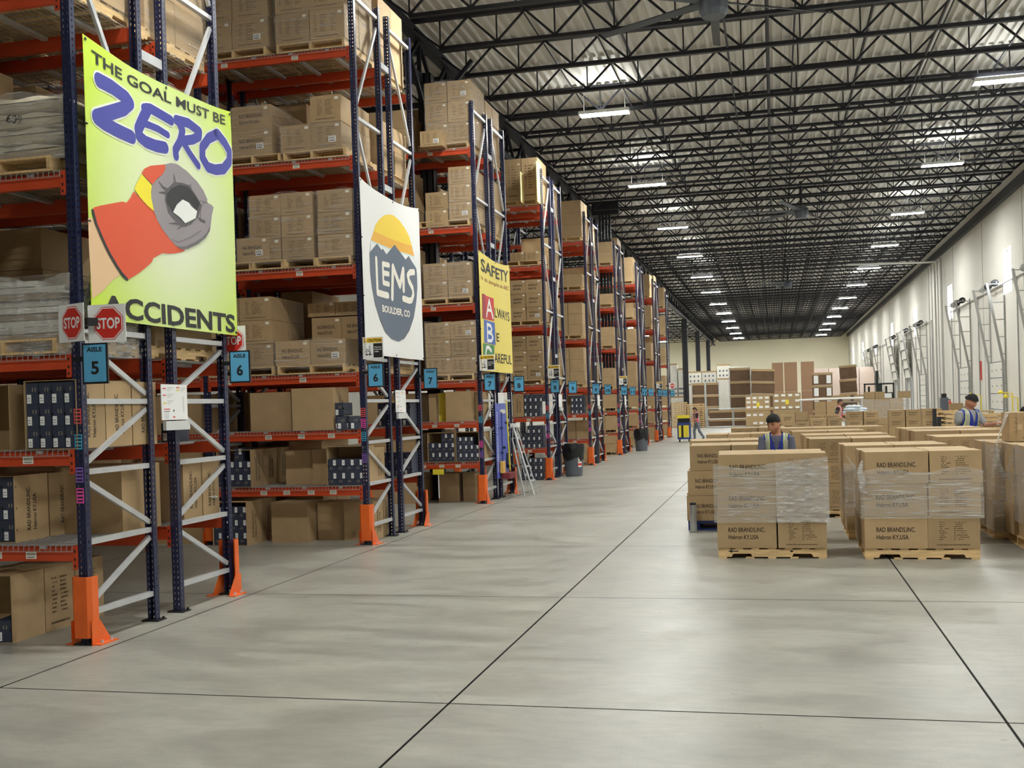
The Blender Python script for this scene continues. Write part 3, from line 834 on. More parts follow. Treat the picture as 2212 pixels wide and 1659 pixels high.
# ---------------------------------------------------------------- what stands on the racks
Y = [y - .02 for y in ROWY]
G0, G1, G2, G3 = RN
def pick(x0, x1, yf, z, h, where, side='right', shoes=None, deep=1, d=.45, brand=True, cols=4, flip=False, open_=True, scale=1.0, style='card'):
    """carton lying with its mouth to the aisle, more cartons lined up behind it"""
    if open_:
        open_carton(x0, x1, yf, yf + d, z, z + h, 'open brown carton lying on its side, ' + where)
        if shoes: shoe_grid(x0 + .008, yf + .02, z + .007, shoes, where, cols=cols, pitch=(x1 - x0 - .016) / cols / scale, flip=flip, scale=scale)
    for k in range(deep):
        if k == 0 and open_:
            continue
        c = carton((x0 + x1) / 2, yf + d * (k + .5) + .012 * k, z, round(x1 - x0 - .006, 3), round(d - .006, 3), round(h - .006, 3), 'closed brown carton, %s behind the front one, %s' % (['', 'first', 'second', 'third'][k], where) if k else 'closed brown carton, %s' % where, rz=R.uniform(-.015, .015))
        if brand and side: add_brand(c, x1 - x0 - .006, d - .006, round(h - .006, 3), 'right', vertical=True)
    if open_ and brand and side:
        q = MB(); ch = .045
        fn = lambda a, b: (x1 + .0015, yf + d * .45 - (b - .1), z + a)
        letter(q, 'RAD BRANDS,INC.', fn, h * .16, .1, ch, h * .66, bold=.015); letter(q, 'Hebron KY,USA', fn, h * .16, .02, ch, h * .55, bold=.015)
        ob = [o for o in bpy.data.objects if o.name.startswith('open_carton')][-1]
        op = bpy.data.objects[OC[-1]]
        q.build('printing', M['print'], op)
OC = []
_oc = open_carton
def open_carton(*a, **k):
    o = _oc(*a, **k); OC.append(o.name); return o

# --- rack with the green banner, camera side
z = deck(0)
FLW = 'floor level, ' + G0
pick(-6.74, -6.21, 7.86, .0, .565, FLW, deep=3, d=.42, brand=False)
shoe(-6.33, 8.02, .008, 'navy shoe box with white label low in the open floor carton, ' + G0, rz=.2)
for k in range(2):
    c_ = [o for o in bpy.data.objects if o.name.startswith('carton')][-2 + k]; add_marks(c_, .524, .414, .559, 'right', k, 1)
pick(-6.79, -6.26, 8.0, z, .565, 'first shelf, ' + G0, shoes=[(0, 1, 2, 3), (0, 1, 2, 3), (0, 1, 2, 3)], deep=3, d=.44)
z = deck(1)
pick(-6.035, -5.485 - .06, 7.87, z, .57, 'second shelf, ' + G0, shoes=[(0, 1, 2, 3)] * 3, deep=3, d=.39)
open_carton(-6.72, -6.2, 7.9, 8.4, z, z + .55, 'open brown carton half seen at the frame edge, second shelf, ' + G0)
# big plain carton at the back of the first shelf and more behind the frame
c = carton(-6.02, 9.02 - .05, deck(0), .7, .62, .6, 'large plain brown carton at the back, first shelf, ' + G0)
# third shelf: bundles of flattened cartons under torn film
w = 'third shelf, ' + G0
pallet(-6.2, 8.45, deck(2), 'wooden pallet under film wrapped bundles, ' + w, rz=math.pi / 2)
zb = deck(2) + PALH
for k in range(9):
    sx = R.uniform(-.02, .02); hh = .055
    q = MB(); q.box(-.52, .5 - (.25 if k > 7 else 0), -.5, .52, 0, hh - .008)
    for m_ in range(4): q.box(-.525, .505 - (.25 if k > 7 else 0), -.505, .525, m_ * .012, m_ * .012 + .006)
    f = q.build('flattened_carton_bundle', M['cardwhite' if k % 3 else 'card'], loc=(-6.16 + sx, 8.42 + R.uniform(-.02, .02), zb + k * hh), rot=(0, 0, R.uniform(-.03, .03)))
    tag(f, 'bundle of flattened cartons, %s up in the film wrapped pile, %s' % (['first', 'second', 'third', 'fourth', 'fifth', 'sixth', 'seventh', 'eighth', 'ninth'][k], w), 'cardboard bundle', 'flattened carton bundles')
film(-6.71, -5.6, 7.88, 8.98, zb - .14, zb + .5, 'crumpled torn clear film hanging over flattened cartons, ' + w, heavy=True, loose=.035, seed=3, n=22, top=True)
# fourth shelf: kraft sacks under plastic
w = 'fourth shelf, ' + G0
pallet(-6.2, 8.45, deck(3), 'wooden pallet under kraft sacks, ' + w, rz=math.pi / 2)
def sack_mesh():
    q = MB(); nu, nv = 18, 12; G = []
    for j in range(nv + 1):
        row = []
        for i in range(nu + 1):
            u = i / nu * 2 - 1; v = j / nv * 2 - 1
            e = (1 - abs(u) ** 4) * (1 - abs(v) ** 4)
            row.append((u * .5, v * .28, e ** .5))
        G.append(row)
    for s in (1, -1):
        for j in range(nv):
            for i in range(nu):
                P = []
                for a, b in ((j, i), (j, i + 1), (j + 1, i + 1), (j + 1, i)):
                    x, y, e = G[a][b]; P.append((x, y, .07 + s * (.068 * e + .004) + (.012 * math.sin(x * 17 + y * 9) * e if s > 0 else 0)))
                q.face(P if s > 0 else P[::-1])
    return mesh_of('kraft_sack', q, M['kraft'], smooth=True)
sack_mesh()
zb = deck(3) + PALH
for l in range(4):
    for s in range(2):
        o = link('kraft_sack', ME['kraft_sack'], None, (-6.1 + R.uniform(-.03, .03), 8.17 + .55 * s, zb + l * .132), (0, 0, R.uniform(-.05, .05)))
        tag(o, 'puffy kraft paper sack, %s layer, %s, %s' % (['bottom', 'second', 'third', 'top'][l], ['front', 'rear'][s], w), 'sack', 'kraft sacks on the green banner rack')
        if l == 2 and s == 0:
            q = MB(); letter(q, '609', lambda a, b: (a, 0, b), 0, 0, .07, .14); q.build('marker_writing', M['ink'], o, (-.02, -.289, .05), rot=(0, .2, 0))
film(-6.6, -5.6, 7.9, 8.98, zb - .02, zb + .53, 'loose clear film over kraft sacks, ' + w, seed=9, loose=.02, n=18)
load(7.86, 1, -5.62, 1.02, deck(4), 2, 3, .4, 'end pallet, fifth shelf, ' + G0, seed=1, wrap=True, labels=((0, 0),))
# the rear rack behind it, seen through the end frames
yr = ROWY[0] + 2.49
WR = 'rear side of ' + G0
load(yr, -1, -5.66, 1.0, deck(2), 2, 1, .2, 'third shelf, ' + WR, seed=4)
load(yr, -1, -5.66, 1.02, deck(3), 2, 3, .36, 'fourth shelf, ' + WR, seed=5, wrap=True)
load(yr, -1, -5.66, 1.02, deck(4), 2, 3, .42, 'fifth shelf, ' + WR, seed=6, wrap=True)
for k, (ya, yb_) in enumerate(((9.66, 10.02), (10.03, 10.37))):
    c = carton(-5.9, (ya + yb_) / 2, deck(0), .5, yb_ - ya - .01, .6 - .03 * k, 'closed brown carton, %s from the flue, first shelf, %s' % (['first', 'second'][k], WR))
    add_brand(c, .5, yb_ - ya - .01, .6 - .03 * k, 'right', vertical=True)
    if k: l_ = link('label_sticker', ME['shipping_label'], c, (.2515, .02, .2), (0, 0, math.pi / 2)); l_.rotation_euler = (-1.2, 0, math.pi / 2)
shoe(-5.75, 9.72, deck(1), 'grey lidded shoe box by the flue, second shelf, ' + WR, rz=.1)
for k in range(3): 
    c = carton(-6.6, 9.75 + .01, deck(1) if k == 0 else deck(k - 1 if k < 2 else 0), .6, .5, .55, 'dim brown carton deep in the %s shelf, %s' % (['second', 'first', 'ground'][k], WR)) if k == 0 else None

# --- rack with the white banner
yf = Y[1]
w6, w5, w4, w3 = ['%s shelf, %s' % (n, G1) for n in ('sixth', 'fifth', 'fourth', 'third')]
load(yf, 1, -5.63, 1.04, deck(5), 2, 3, .42, 'end pallet, ' + w6, seed=11, labels=((1, 0), (2, 1)), wrap=True)
load(yf, 1, -6.78, 1.1, deck(5), 2, 3, .42, 'second pallet, ' + w6, seed=12, wrap=True, labels=((0, 0),))
load(yf, 1, -5.72, .92, deck(4), 2, 2, .37, 'end pallet, ' + w5, seed=13, labels=((0, 0),), skip=((1, 1),), wrap=.37)
load(yf, 1, -6.77, .62, deck(4), 1, 2, .35, 'second pallet, ' + w5, seed=14, labels=((0, 0),), brand=True, wrap=True)
load(yf, 1, -5.6, .52, deck(3), 1, 3, .31, 'end pallet, ' + w4, seed=15, wrap=True)
load(yf, 1, -6.19, .97, deck(3), 2, 3, .31, 'second pallet, ' + w4, seed=16, wrap=True)
load(yf - .02, 1, -6.86, .5, deck(3), 1, 1, .34, 'small leaning pallet, ' + w4, seed=17, labels=((0, 0),), depth=.6, brand=True, wrap=True)
load(yf, 1, -5.76, 1.06, deck(2), 2, 1, .355, 'end pallet, ' + w3, seed=18, labels=((0, 0),), brand=True, wrap=True)
load(yf + .5, 1, -5.56, .92, deck(2) + PALH + .36, 2, 1, .34, 'upper row set back on end pallet, ' + w3, seed=19, pal=False, brand=True, depth=.55, ny=1)
load(yf + .55, 1, -5.7, .86, deck(2) + PALH + .72, 2, 1, .2, 'topmost row set back on end pallet, ' + w3, seed=20, pal=False, depth=.5, ny=1)
load(yf, 1, -6.86, 1.0, deck(2), 2, 3, .33, 'second pallet, ' + w3, seed=21, wrap=.6)
w2, w1, w0 = 'second shelf, ' + G1, 'first shelf, ' + G1, 'floor level, ' + G1
z = deck(1)
def plain(x0, x1, y0, y1, z, h, label, mark=None, face='right'):
    c = carton((x0 + x1) / 2, (y0 + y1) / 2, z, round(x1 - x0, 3), round(y1 - y0, 3), h, label)
    if mark == 'brand': add_brand(c, x1 - x0, y1 - y0, h, face, vertical=True)
    elif mark: add_marks(c, round(x1 - x0, 3), round(y1 - y0, 3), h, face)
    return c
plain(-7.28, -6.65, yf + .1, yf + .75, z, .55, 'large plain carton, inner one, ' + w2)
plain(-6.6, -5.98, yf + .02, yf + .6, z, .59, 'large plain carton, outer one beside shoe boxes, ' + w2, 'brand')
for k in range(3): shoe(-5.92 + .14 * (k % 2), yf + .25, z + (k // 2) * .19, 'loose navy shoe box, %s of three, %s' % (['first', 'second', 'third'][k], w2))
for k in range(2): shoe(-5.71 - .2 * k, yf + .12 + .02 * k, z, 'navy shoe box lying open near the post, %s, %s' % (['outer', 'inner'][k], w2), rz=.4)
z = deck(0)
pick(-7.78, -7.25, yf, z, .53, w1, shoes=[(0, 1, 2, 3), (1, 2, 3), (2,)], deep=3, d=.42, flip=True)
plain(-6.88, -6.45, yf + .35, yf + .8, z, .5, 'plain carton standing back in the middle, ' + w1)
plain(-6.44, -6.12, yf + .3, yf + .75, z, .5, 'narrow plain carton beside the empty one, ' + w1)
open_carton(-6.1, -5.56, yf + .02, yf + .45, z, z + .55, 'open brown carton half filled with shoe boxes, ' + w1)
shoe_grid(-6.09, yf + .03, z + .007, [(0, 1, 2, 3), (0, 1, 2, 3)], 'end carton, ' + w1, flip=True, pitch=.132)
plain(-6.08, -5.58, yf + .48, yf + .92, z, .5, 'closed carton behind the half filled one, ' + w1, 'brand')
pick(-7.82, -7.29, yf - .1, 0, .62, w0, shoes=[(0, 1, 2, 3), (0, 1, 2, 3), (0, 1, 2, 3)], deep=2, d=.48, flip=True)
plain(-7.08, -6.52, yf + .25, yf + .8, 0, .58, 'large plain carton, inner one, ' + w0)
plain(-6.5, -6.08, yf + .55, yf + 1.0, 0, .55, 'dark plain carton, middle one, ' + w0)
plain(-6.07, -5.62, yf + .5, yf + .9, 0, .55, 'plain carton, outer one by the orange post guard, ' + w0, 'brand')
plain(-6.0, -5.62, yf + .92, yf + 1.3, 0, .55, 'plain carton behind the outer one, ' + w0, 'brand')
yr = ROWY[1] + 2.49; WR = 'rear side of ' + G1
for li, (nl, ch) in ((2, (2, .3)), (3, (2, .36)), (4, (2, .36)), (5, (3, .36))): load(yr, -1, -5.64, 1.02, deck(li), 1, nl, ch, 'x', seed=22 + li, indiv=False)
shoe_grid(-6.1, yr - .42, deck(1), [(0, 1, 2, 3)] * 2, 'second shelf, ' + WR); shoe_grid(-6.1, yr - .42, deck(0), [(0, 1, 2, 3)] * 2, 'first shelf, ' + WR)

# --- rack with the yellow banner
yf = Y[2]
w6, w5, w4, w3, w2, w1, w0 = ['%s, %s' % (n, G2) for n in ('sixth shelf', 'fifth shelf', 'fourth shelf', 'third shelf', 'second shelf', 'first shelf', 'floor level')]
load(yf + .1, 1, -5.58, .92, deck(5), 2, 3, .4, 'tall load, ' + w6, seed=31, labels=((2, 0),), wrap=True)
c = carton(-6.28, yf + .1 - .2, deck(5), .44, .3, .3, 'small light carton in front of the tall load, ' + w6); add_marks(c, .44, .3, .3); add_label(c, .3, .1, .1)
load(yf, 1, -5.58, .46, deck(4), 1, 3, .34, 'outer column of end pallet, ' + w5, seed=32, labels=((0, 0),), wrap=.1)
load(yf, 1, -6.06, .46, deck(4), 1, 2, .34, 'inner column of end pallet, ' + w5, seed=33, pal=False, )
load(yf, 1, -5.62, .98, deck(3), 2, 2, .34, 'end pallet, ' + w4, seed=34, labels=((0, 0),), wrap=True)
load(yf, 1, -5.57, 1.04, deck(2), 2, 3, .34, 'end pallet, ' + w3, seed=35, labels=((2, 0),), wrap=True)
z = deck(1)
plain(-6.24, -5.73, yf + .05, yf + .65, z, .58, 'large plain carton beside a yellow board, ' + w2, 'x')
plain(-6.6, -6.45, yf + .1, yf + .6, z, .55, 'narrow carton with raised flaps, ' + w2)
q = MB(); q.box(-.13, .13, -.012, .012, 0, .56); q.box(-.13, -.1, -.014, .1, 0, .5, 1)
tag(q.build('yellow_board', [M['yel'], M['white']], loc=(-6.35, yf + .3, z), rot=(0, 0, .25)), 'yellow folded plastic board standing on the second shelf of yellow banner rack', 'board')
plain(-5.72, -5.6, yf + .3, yf + .9, z, .56, 'pale narrow carton at the shelf end, ' + w2)
z = deck(0)
pick(-6.62, -6.07, yf, z, .57, 'inner carton, ' + w1, shoes=[(0, 1, 2, 3), (0, 1, 2, 3), (2, 3)], deep=2, d=.42, flip=True)
pick(-6.05, -5.58, yf, z, .57, 'outer carton, ' + w1, shoes=[(0, 1, 2, 3), (0, 1, 2, 3), (0, 1, 2)], deep=2, d=.42, flip=True, scale=.86)
plain(-6.6, -6.18, yf + .55, yf + 1.1, 0, .56, 'big plain carton, inner one, ' + w0, 'brand')
plain(-6.1, -5.85, yf + .6, yf + 1.1, 0, .56, 'plain carton, outer one, ' + w0, 'brand')
q = MB(); q.tube([(0, 0, .12), (0, 0, .58)], .012, 8); q.box(-.1, .1, -.04, .04, .58, .68, 1)
tag(q.build('hand_broom', [M['white'], M['yel']], loc=(-6.4, yf - .05, .0)), 'short pale handled brush with yellow head hanging below the first shelf beam', 'brush')
yr = ROWY[2] + 2.49; WR = 'rear side of ' + G2
for li, (nl, ch) in ((2, (2, .36)), (3, (2, .36)), (4, (3, .36)), (5, (3, .38))): load(yr, -1, -5.6, .8, deck(li), 1, nl, ch, '%s, %s' % (SH[LEV[li]], WR), seed=42 + li, ny=2, indiv=False)

# --- rack just past the yellow banner
yf = Y[3]
w6, w5, w4, w3, w2, w1, w0 = ['%s, %s' % (n, G3) for n in ('sixth shelf', 'fifth shelf', 'fourth shelf', 'third shelf', 'second shelf', 'first shelf', 'floor level')]
load(yf, 1, -5.6, .84, deck(5), 2, 1, 1.05, 'tall load, ' + w6, seed=51)
q = MB(); q.box(-.01, .01, -.25, .3, 0, 1.0); q.box(-.4, -.38, -.35, .0, 0, .75)
tag(q.build('slip_sheet', mat('yellow_slip_sheet', (232, 214, 150), .6), loc=(-5.56, yf - .1, deck(5))), 'pair of tall pale yellow slip sheets beside the top cartons, sixth shelf', 'slip sheet')
load(yf, 1, -5.62, .76, deck(4), 2, 1, .22, 'low load, ' + w5, seed=52)
load(yf, 1, -5.6, .8, deck(3), 2, 3, .34, 'end pallet, ' + w4, seed=53, labels=((0, 0),), brand=True)
load(yf, 1, -5.62, .8, deck(2), 2, 3, .37, 'end pallet, ' + w3, seed=54, labels=((0, 0),), brand=True)
plain(-6.42, -6.14, yf + .03, yf + .5, deck(1), .56, 'closed carton on end, ' + w2, 'brand', 'front')
shoe_grid(-6.13, yf + .02, deck(1), [(0, 1, 2), (0, 1, 2), (0, 1, 2, 3)], w2)
shoe_grid(-6.2, yf + .02, deck(0), [(0, 1, 2, 3), (0, 1, 2, 3), (1, 2, 3)], w1)
shoe_grid(-6.24, yf + .02, 0.001, [(0, 1, 2, 3), (0, 1, 2, 3), (1, 2, 3)], w0, flip=True)
# --- farther racks: one mass of cartons and one of pallets
rr = random.Random(5)
yr = ROWY[3] + 2.49
for li in (2, 3, 4, 5): load(yr, -1, -5.6, .8, deck(li), 1, 2, .38, 'x', seed=60 + li, indiv=False)
for i in range(4, 9):
    for li in range(-1, 6):
        zz = deck(li) if li >= 0 else 0.0
        if li >= 2:
            nl = rr.choice((2, 3, 3)) if li != 4 else rr.choice((1, 3)); ch = rr.choice((.33, .37, .4)); nl = min(nl, int(1.2 / ch)) if li < 5 else nl
            load(Y[i], 1, -5.6 - rr.uniform(0, .08), rr.choice((.9, 1.0)), zz, rr.choice((1, 2)), nl, ch, 'x', seed=i * 9 + li, indiv=False)
            if i < 8: load(ROWY[i] + 2.49, -1, -5.6, .95, zz, 1, rr.choice((2, 3)), .36, 'x', seed=i * 9 + li + 99, indiv=False)
        elif i == 4 and li in (0, 1):
            shoe_grid(-6.2 + .1, Y[i] + .02, zz, [(0, 1, 2)] * (3 if li else 0), '%s shelf, aisle 9 sign rack' % ['first', 'second'][li], cols=4)
            load(Y[i] + .4, 1, -5.6, .9, zz, 2, 1, .56, 'x', seed=i, indiv=False, pal=False)
        else:
            load(Y[i], 1, -5.6, .9, zz, rr.choice((1, 2)), 1 if li >= 0 else 2, .5 if li >= 0 else .3, 'x', seed=i * 7 + li, indiv=False, pal=(li < 0 or i > 4))
# inner bays, mostly in the shade behind the first pallets
for i in range(3):
    for li in range(-1, 6):
        zz = deck(li) if li >= 0 else 0.0
        for b, xr in enumerate((-6.9, -8.05, -9.25)):
            if b == 0 and i in (1,) : continue
            if xr < -8 and i == 2: continue
            if i == 0 and b == 0 and li in (0, 1, -1): continue
            if li >= 2: load(Y[i] + .05, 1, xr, 1.0, zz, 2, rr.choice((2, 3, 3)), .36 if li != 2 else .33, 'x', seed=i * 31 + li * 7 + b, indiv=False)
            elif not (li == -1 and i < 2 and b == 0): load(Y[i] + .1, 1, xr, 1.0, zz, 2, 1, .56, 'x', seed=i * 31 + li * 7 + b, indiv=False, pal=False)
        for b, xr in enumerate((-6.85, -8.05, -9.25)):
            if i < 2 or b == 0:
                if li >= 2: load(ROWY[i] + 2.49, -1, xr, 1.05, zz, 2, 3 if li != 2 else 3, .36 if li != 2 else .4, 'x', seed=i * 17 + li * 5 + b, indiv=False)
                elif li >= 0 or (i == 1): load(ROWY[i] + 2.45, -1, xr + .1, 1.1, zz, 2, 1, .6, 'x', seed=i * 17 + li * 5 + b, indiv=False, pal=False)

# ---------------------------------------------------------------- banners
XB = -5.43
def wave(u, v, y0, y1, z0, z1, amp, ph):
    s = (u - y0) / (y1 - y0); t = (v - z0) / (z1 - z0)
    e = min(s, 1 - s, .25) * 4
    return amp * (math.sin(6.0 * s + 3.2 * t + ph) + .6 * math.sin(11 * s - 5 * t + 2 * ph)) * (.25 + .75 * e)
def split(q, L=.11):
    """cut a triangle into pieces no longer than L"""
    todo = [tuple(q)]; out = []
    while todo:
        a, b, c = todo.pop()
        e = [((a[0] - b[0]) ** 2 + (a[1] - b[1]) ** 2, 0), ((b[0] - c[0]) ** 2 + (b[1] - c[1]) ** 2, 1), ((c[0] - a[0]) ** 2 + (c[1] - a[1]) ** 2, 2)]
        m, k = max(e)
        if m < L * L: out.append([a, b, c]); continue
        p, q_, r = ((a, b, c), (b, c, a), (c, a, b))[k]
        mid = ((p[0] + q_[0]) / 2, (p[1] + q_[1]) / 2)
        todo += [(p, mid, r), (mid, q_, r)]
    return out
def banner(y0, y1, z0, z1, cloth_m, label, sag=.06, amp=.012, ph=0.0, x=XB):
    def top(u):
        s = (u - y0) / (y1 - y0); return -sag * 4 * s * (1 - s)
    def fn(off):
        def f(u, v):
            t = (v - z0) / (z1 - z0)
            return (x + wave(u, v, y0, y1, z0, z1, amp, ph) + off, u, v + top(u) * max(0, t - .6) / .4)
        return f
    q = MB(); nu, nv = 44, 40
    for off, rev in ((0, False), (-.003, True)):
        f = fn(off)
        for i in range(nu):
            for j in range(nv):
                a, b = y0 + (y1 - y0) * i / nu, y0 + (y1 - y0) * (i + 1) / nu; c, d = z0 + (z1 - z0) * j / nv, z0 + (z1 - z0) * (j + 1) / nv
                P = [f(a, c), f(b, c), f(b, d), f(a, d)]; q.face(P[::-1] if rev else P)
    o = q.build('banner', cloth_m, smooth=True)
    tag(o, label, 'banner')
    g = MB()
    for u in (y0 + .03, (y0 + y1) / 2, y1 - .03):
        for v in (z0 + .03, z1 - .03): p = fn(.003)(u, v); g.tube([p, (p[0] + .004, p[1], p[2])], .014, 8)
    for v in (z0 + .8, z0 + 1.6): p = fn(.003)(y0 + .02, v); g.tube([(p[0], p[1] - .05, p[2]), p], .008, 6)
    g.build('grommets', M['black'], o)
    return o, fn
class Art:
    def __init__(s, fn): s.fn = fn; s.mb = MB(); s.mats = []; s.k = 0
    def mi(s, m):
        if m not in s.mats: s.mats.append(m)
        return s.mats.index(m)
    def shape(s, pts, m, lift):
        from mathutils.geometry import tessellate_polygon
        f = s.fn(lift); mi = s.mi(m)
        for tri in tessellate_polygon([[Vector((p[0], p[1], 0)) for p in pts]]):
            q = [pts[a] for a in tri]
            ar = (q[1][0] - q[0][0]) * (q[2][1] - q[0][1]) - (q[2][0] - q[0][0]) * (q[1][1] - q[0][1])
            if abs(ar) < 1e-8: continue
            if ar < 0: q = q[::-1]
            for t in split(q): s.mb.face([f(*p) for p in t], mi)
    def line(s, pts, w, m, lift, widths=None):
        for p in stroke(pts, w, widths=widths): s.shape(p, m, lift)
    def text(s, t, u, v, h, w, m, lift, bold=0.0, slope=0.0):
        f = s.fn(lift); letter(s.mb, t, lambda a, b: f(a, b + slope * (a - u)), u, v, h, w, s.mi(m), bold, sub=split)
    def done(s, name, parent): return s.mb.build(name, s.mats, parent)
def flat(rgb, r=.6): return mat('ink_%d_%d_%d' % rgb, rgb, r)
def lime_mat():
    m, nt, b, out = node_mat('lime_printed_cloth'); L = nt.links.new
    b.inputs['Roughness'].default_value = .6
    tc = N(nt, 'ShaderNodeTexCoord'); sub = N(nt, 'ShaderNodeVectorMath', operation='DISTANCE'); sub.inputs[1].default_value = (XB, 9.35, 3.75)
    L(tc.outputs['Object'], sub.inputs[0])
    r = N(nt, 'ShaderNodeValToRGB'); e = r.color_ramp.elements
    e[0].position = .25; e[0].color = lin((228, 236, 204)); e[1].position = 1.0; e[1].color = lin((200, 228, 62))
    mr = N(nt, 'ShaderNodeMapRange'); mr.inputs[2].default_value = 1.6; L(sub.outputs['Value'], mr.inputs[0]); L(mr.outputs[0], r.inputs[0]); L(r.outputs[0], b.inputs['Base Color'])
    return m
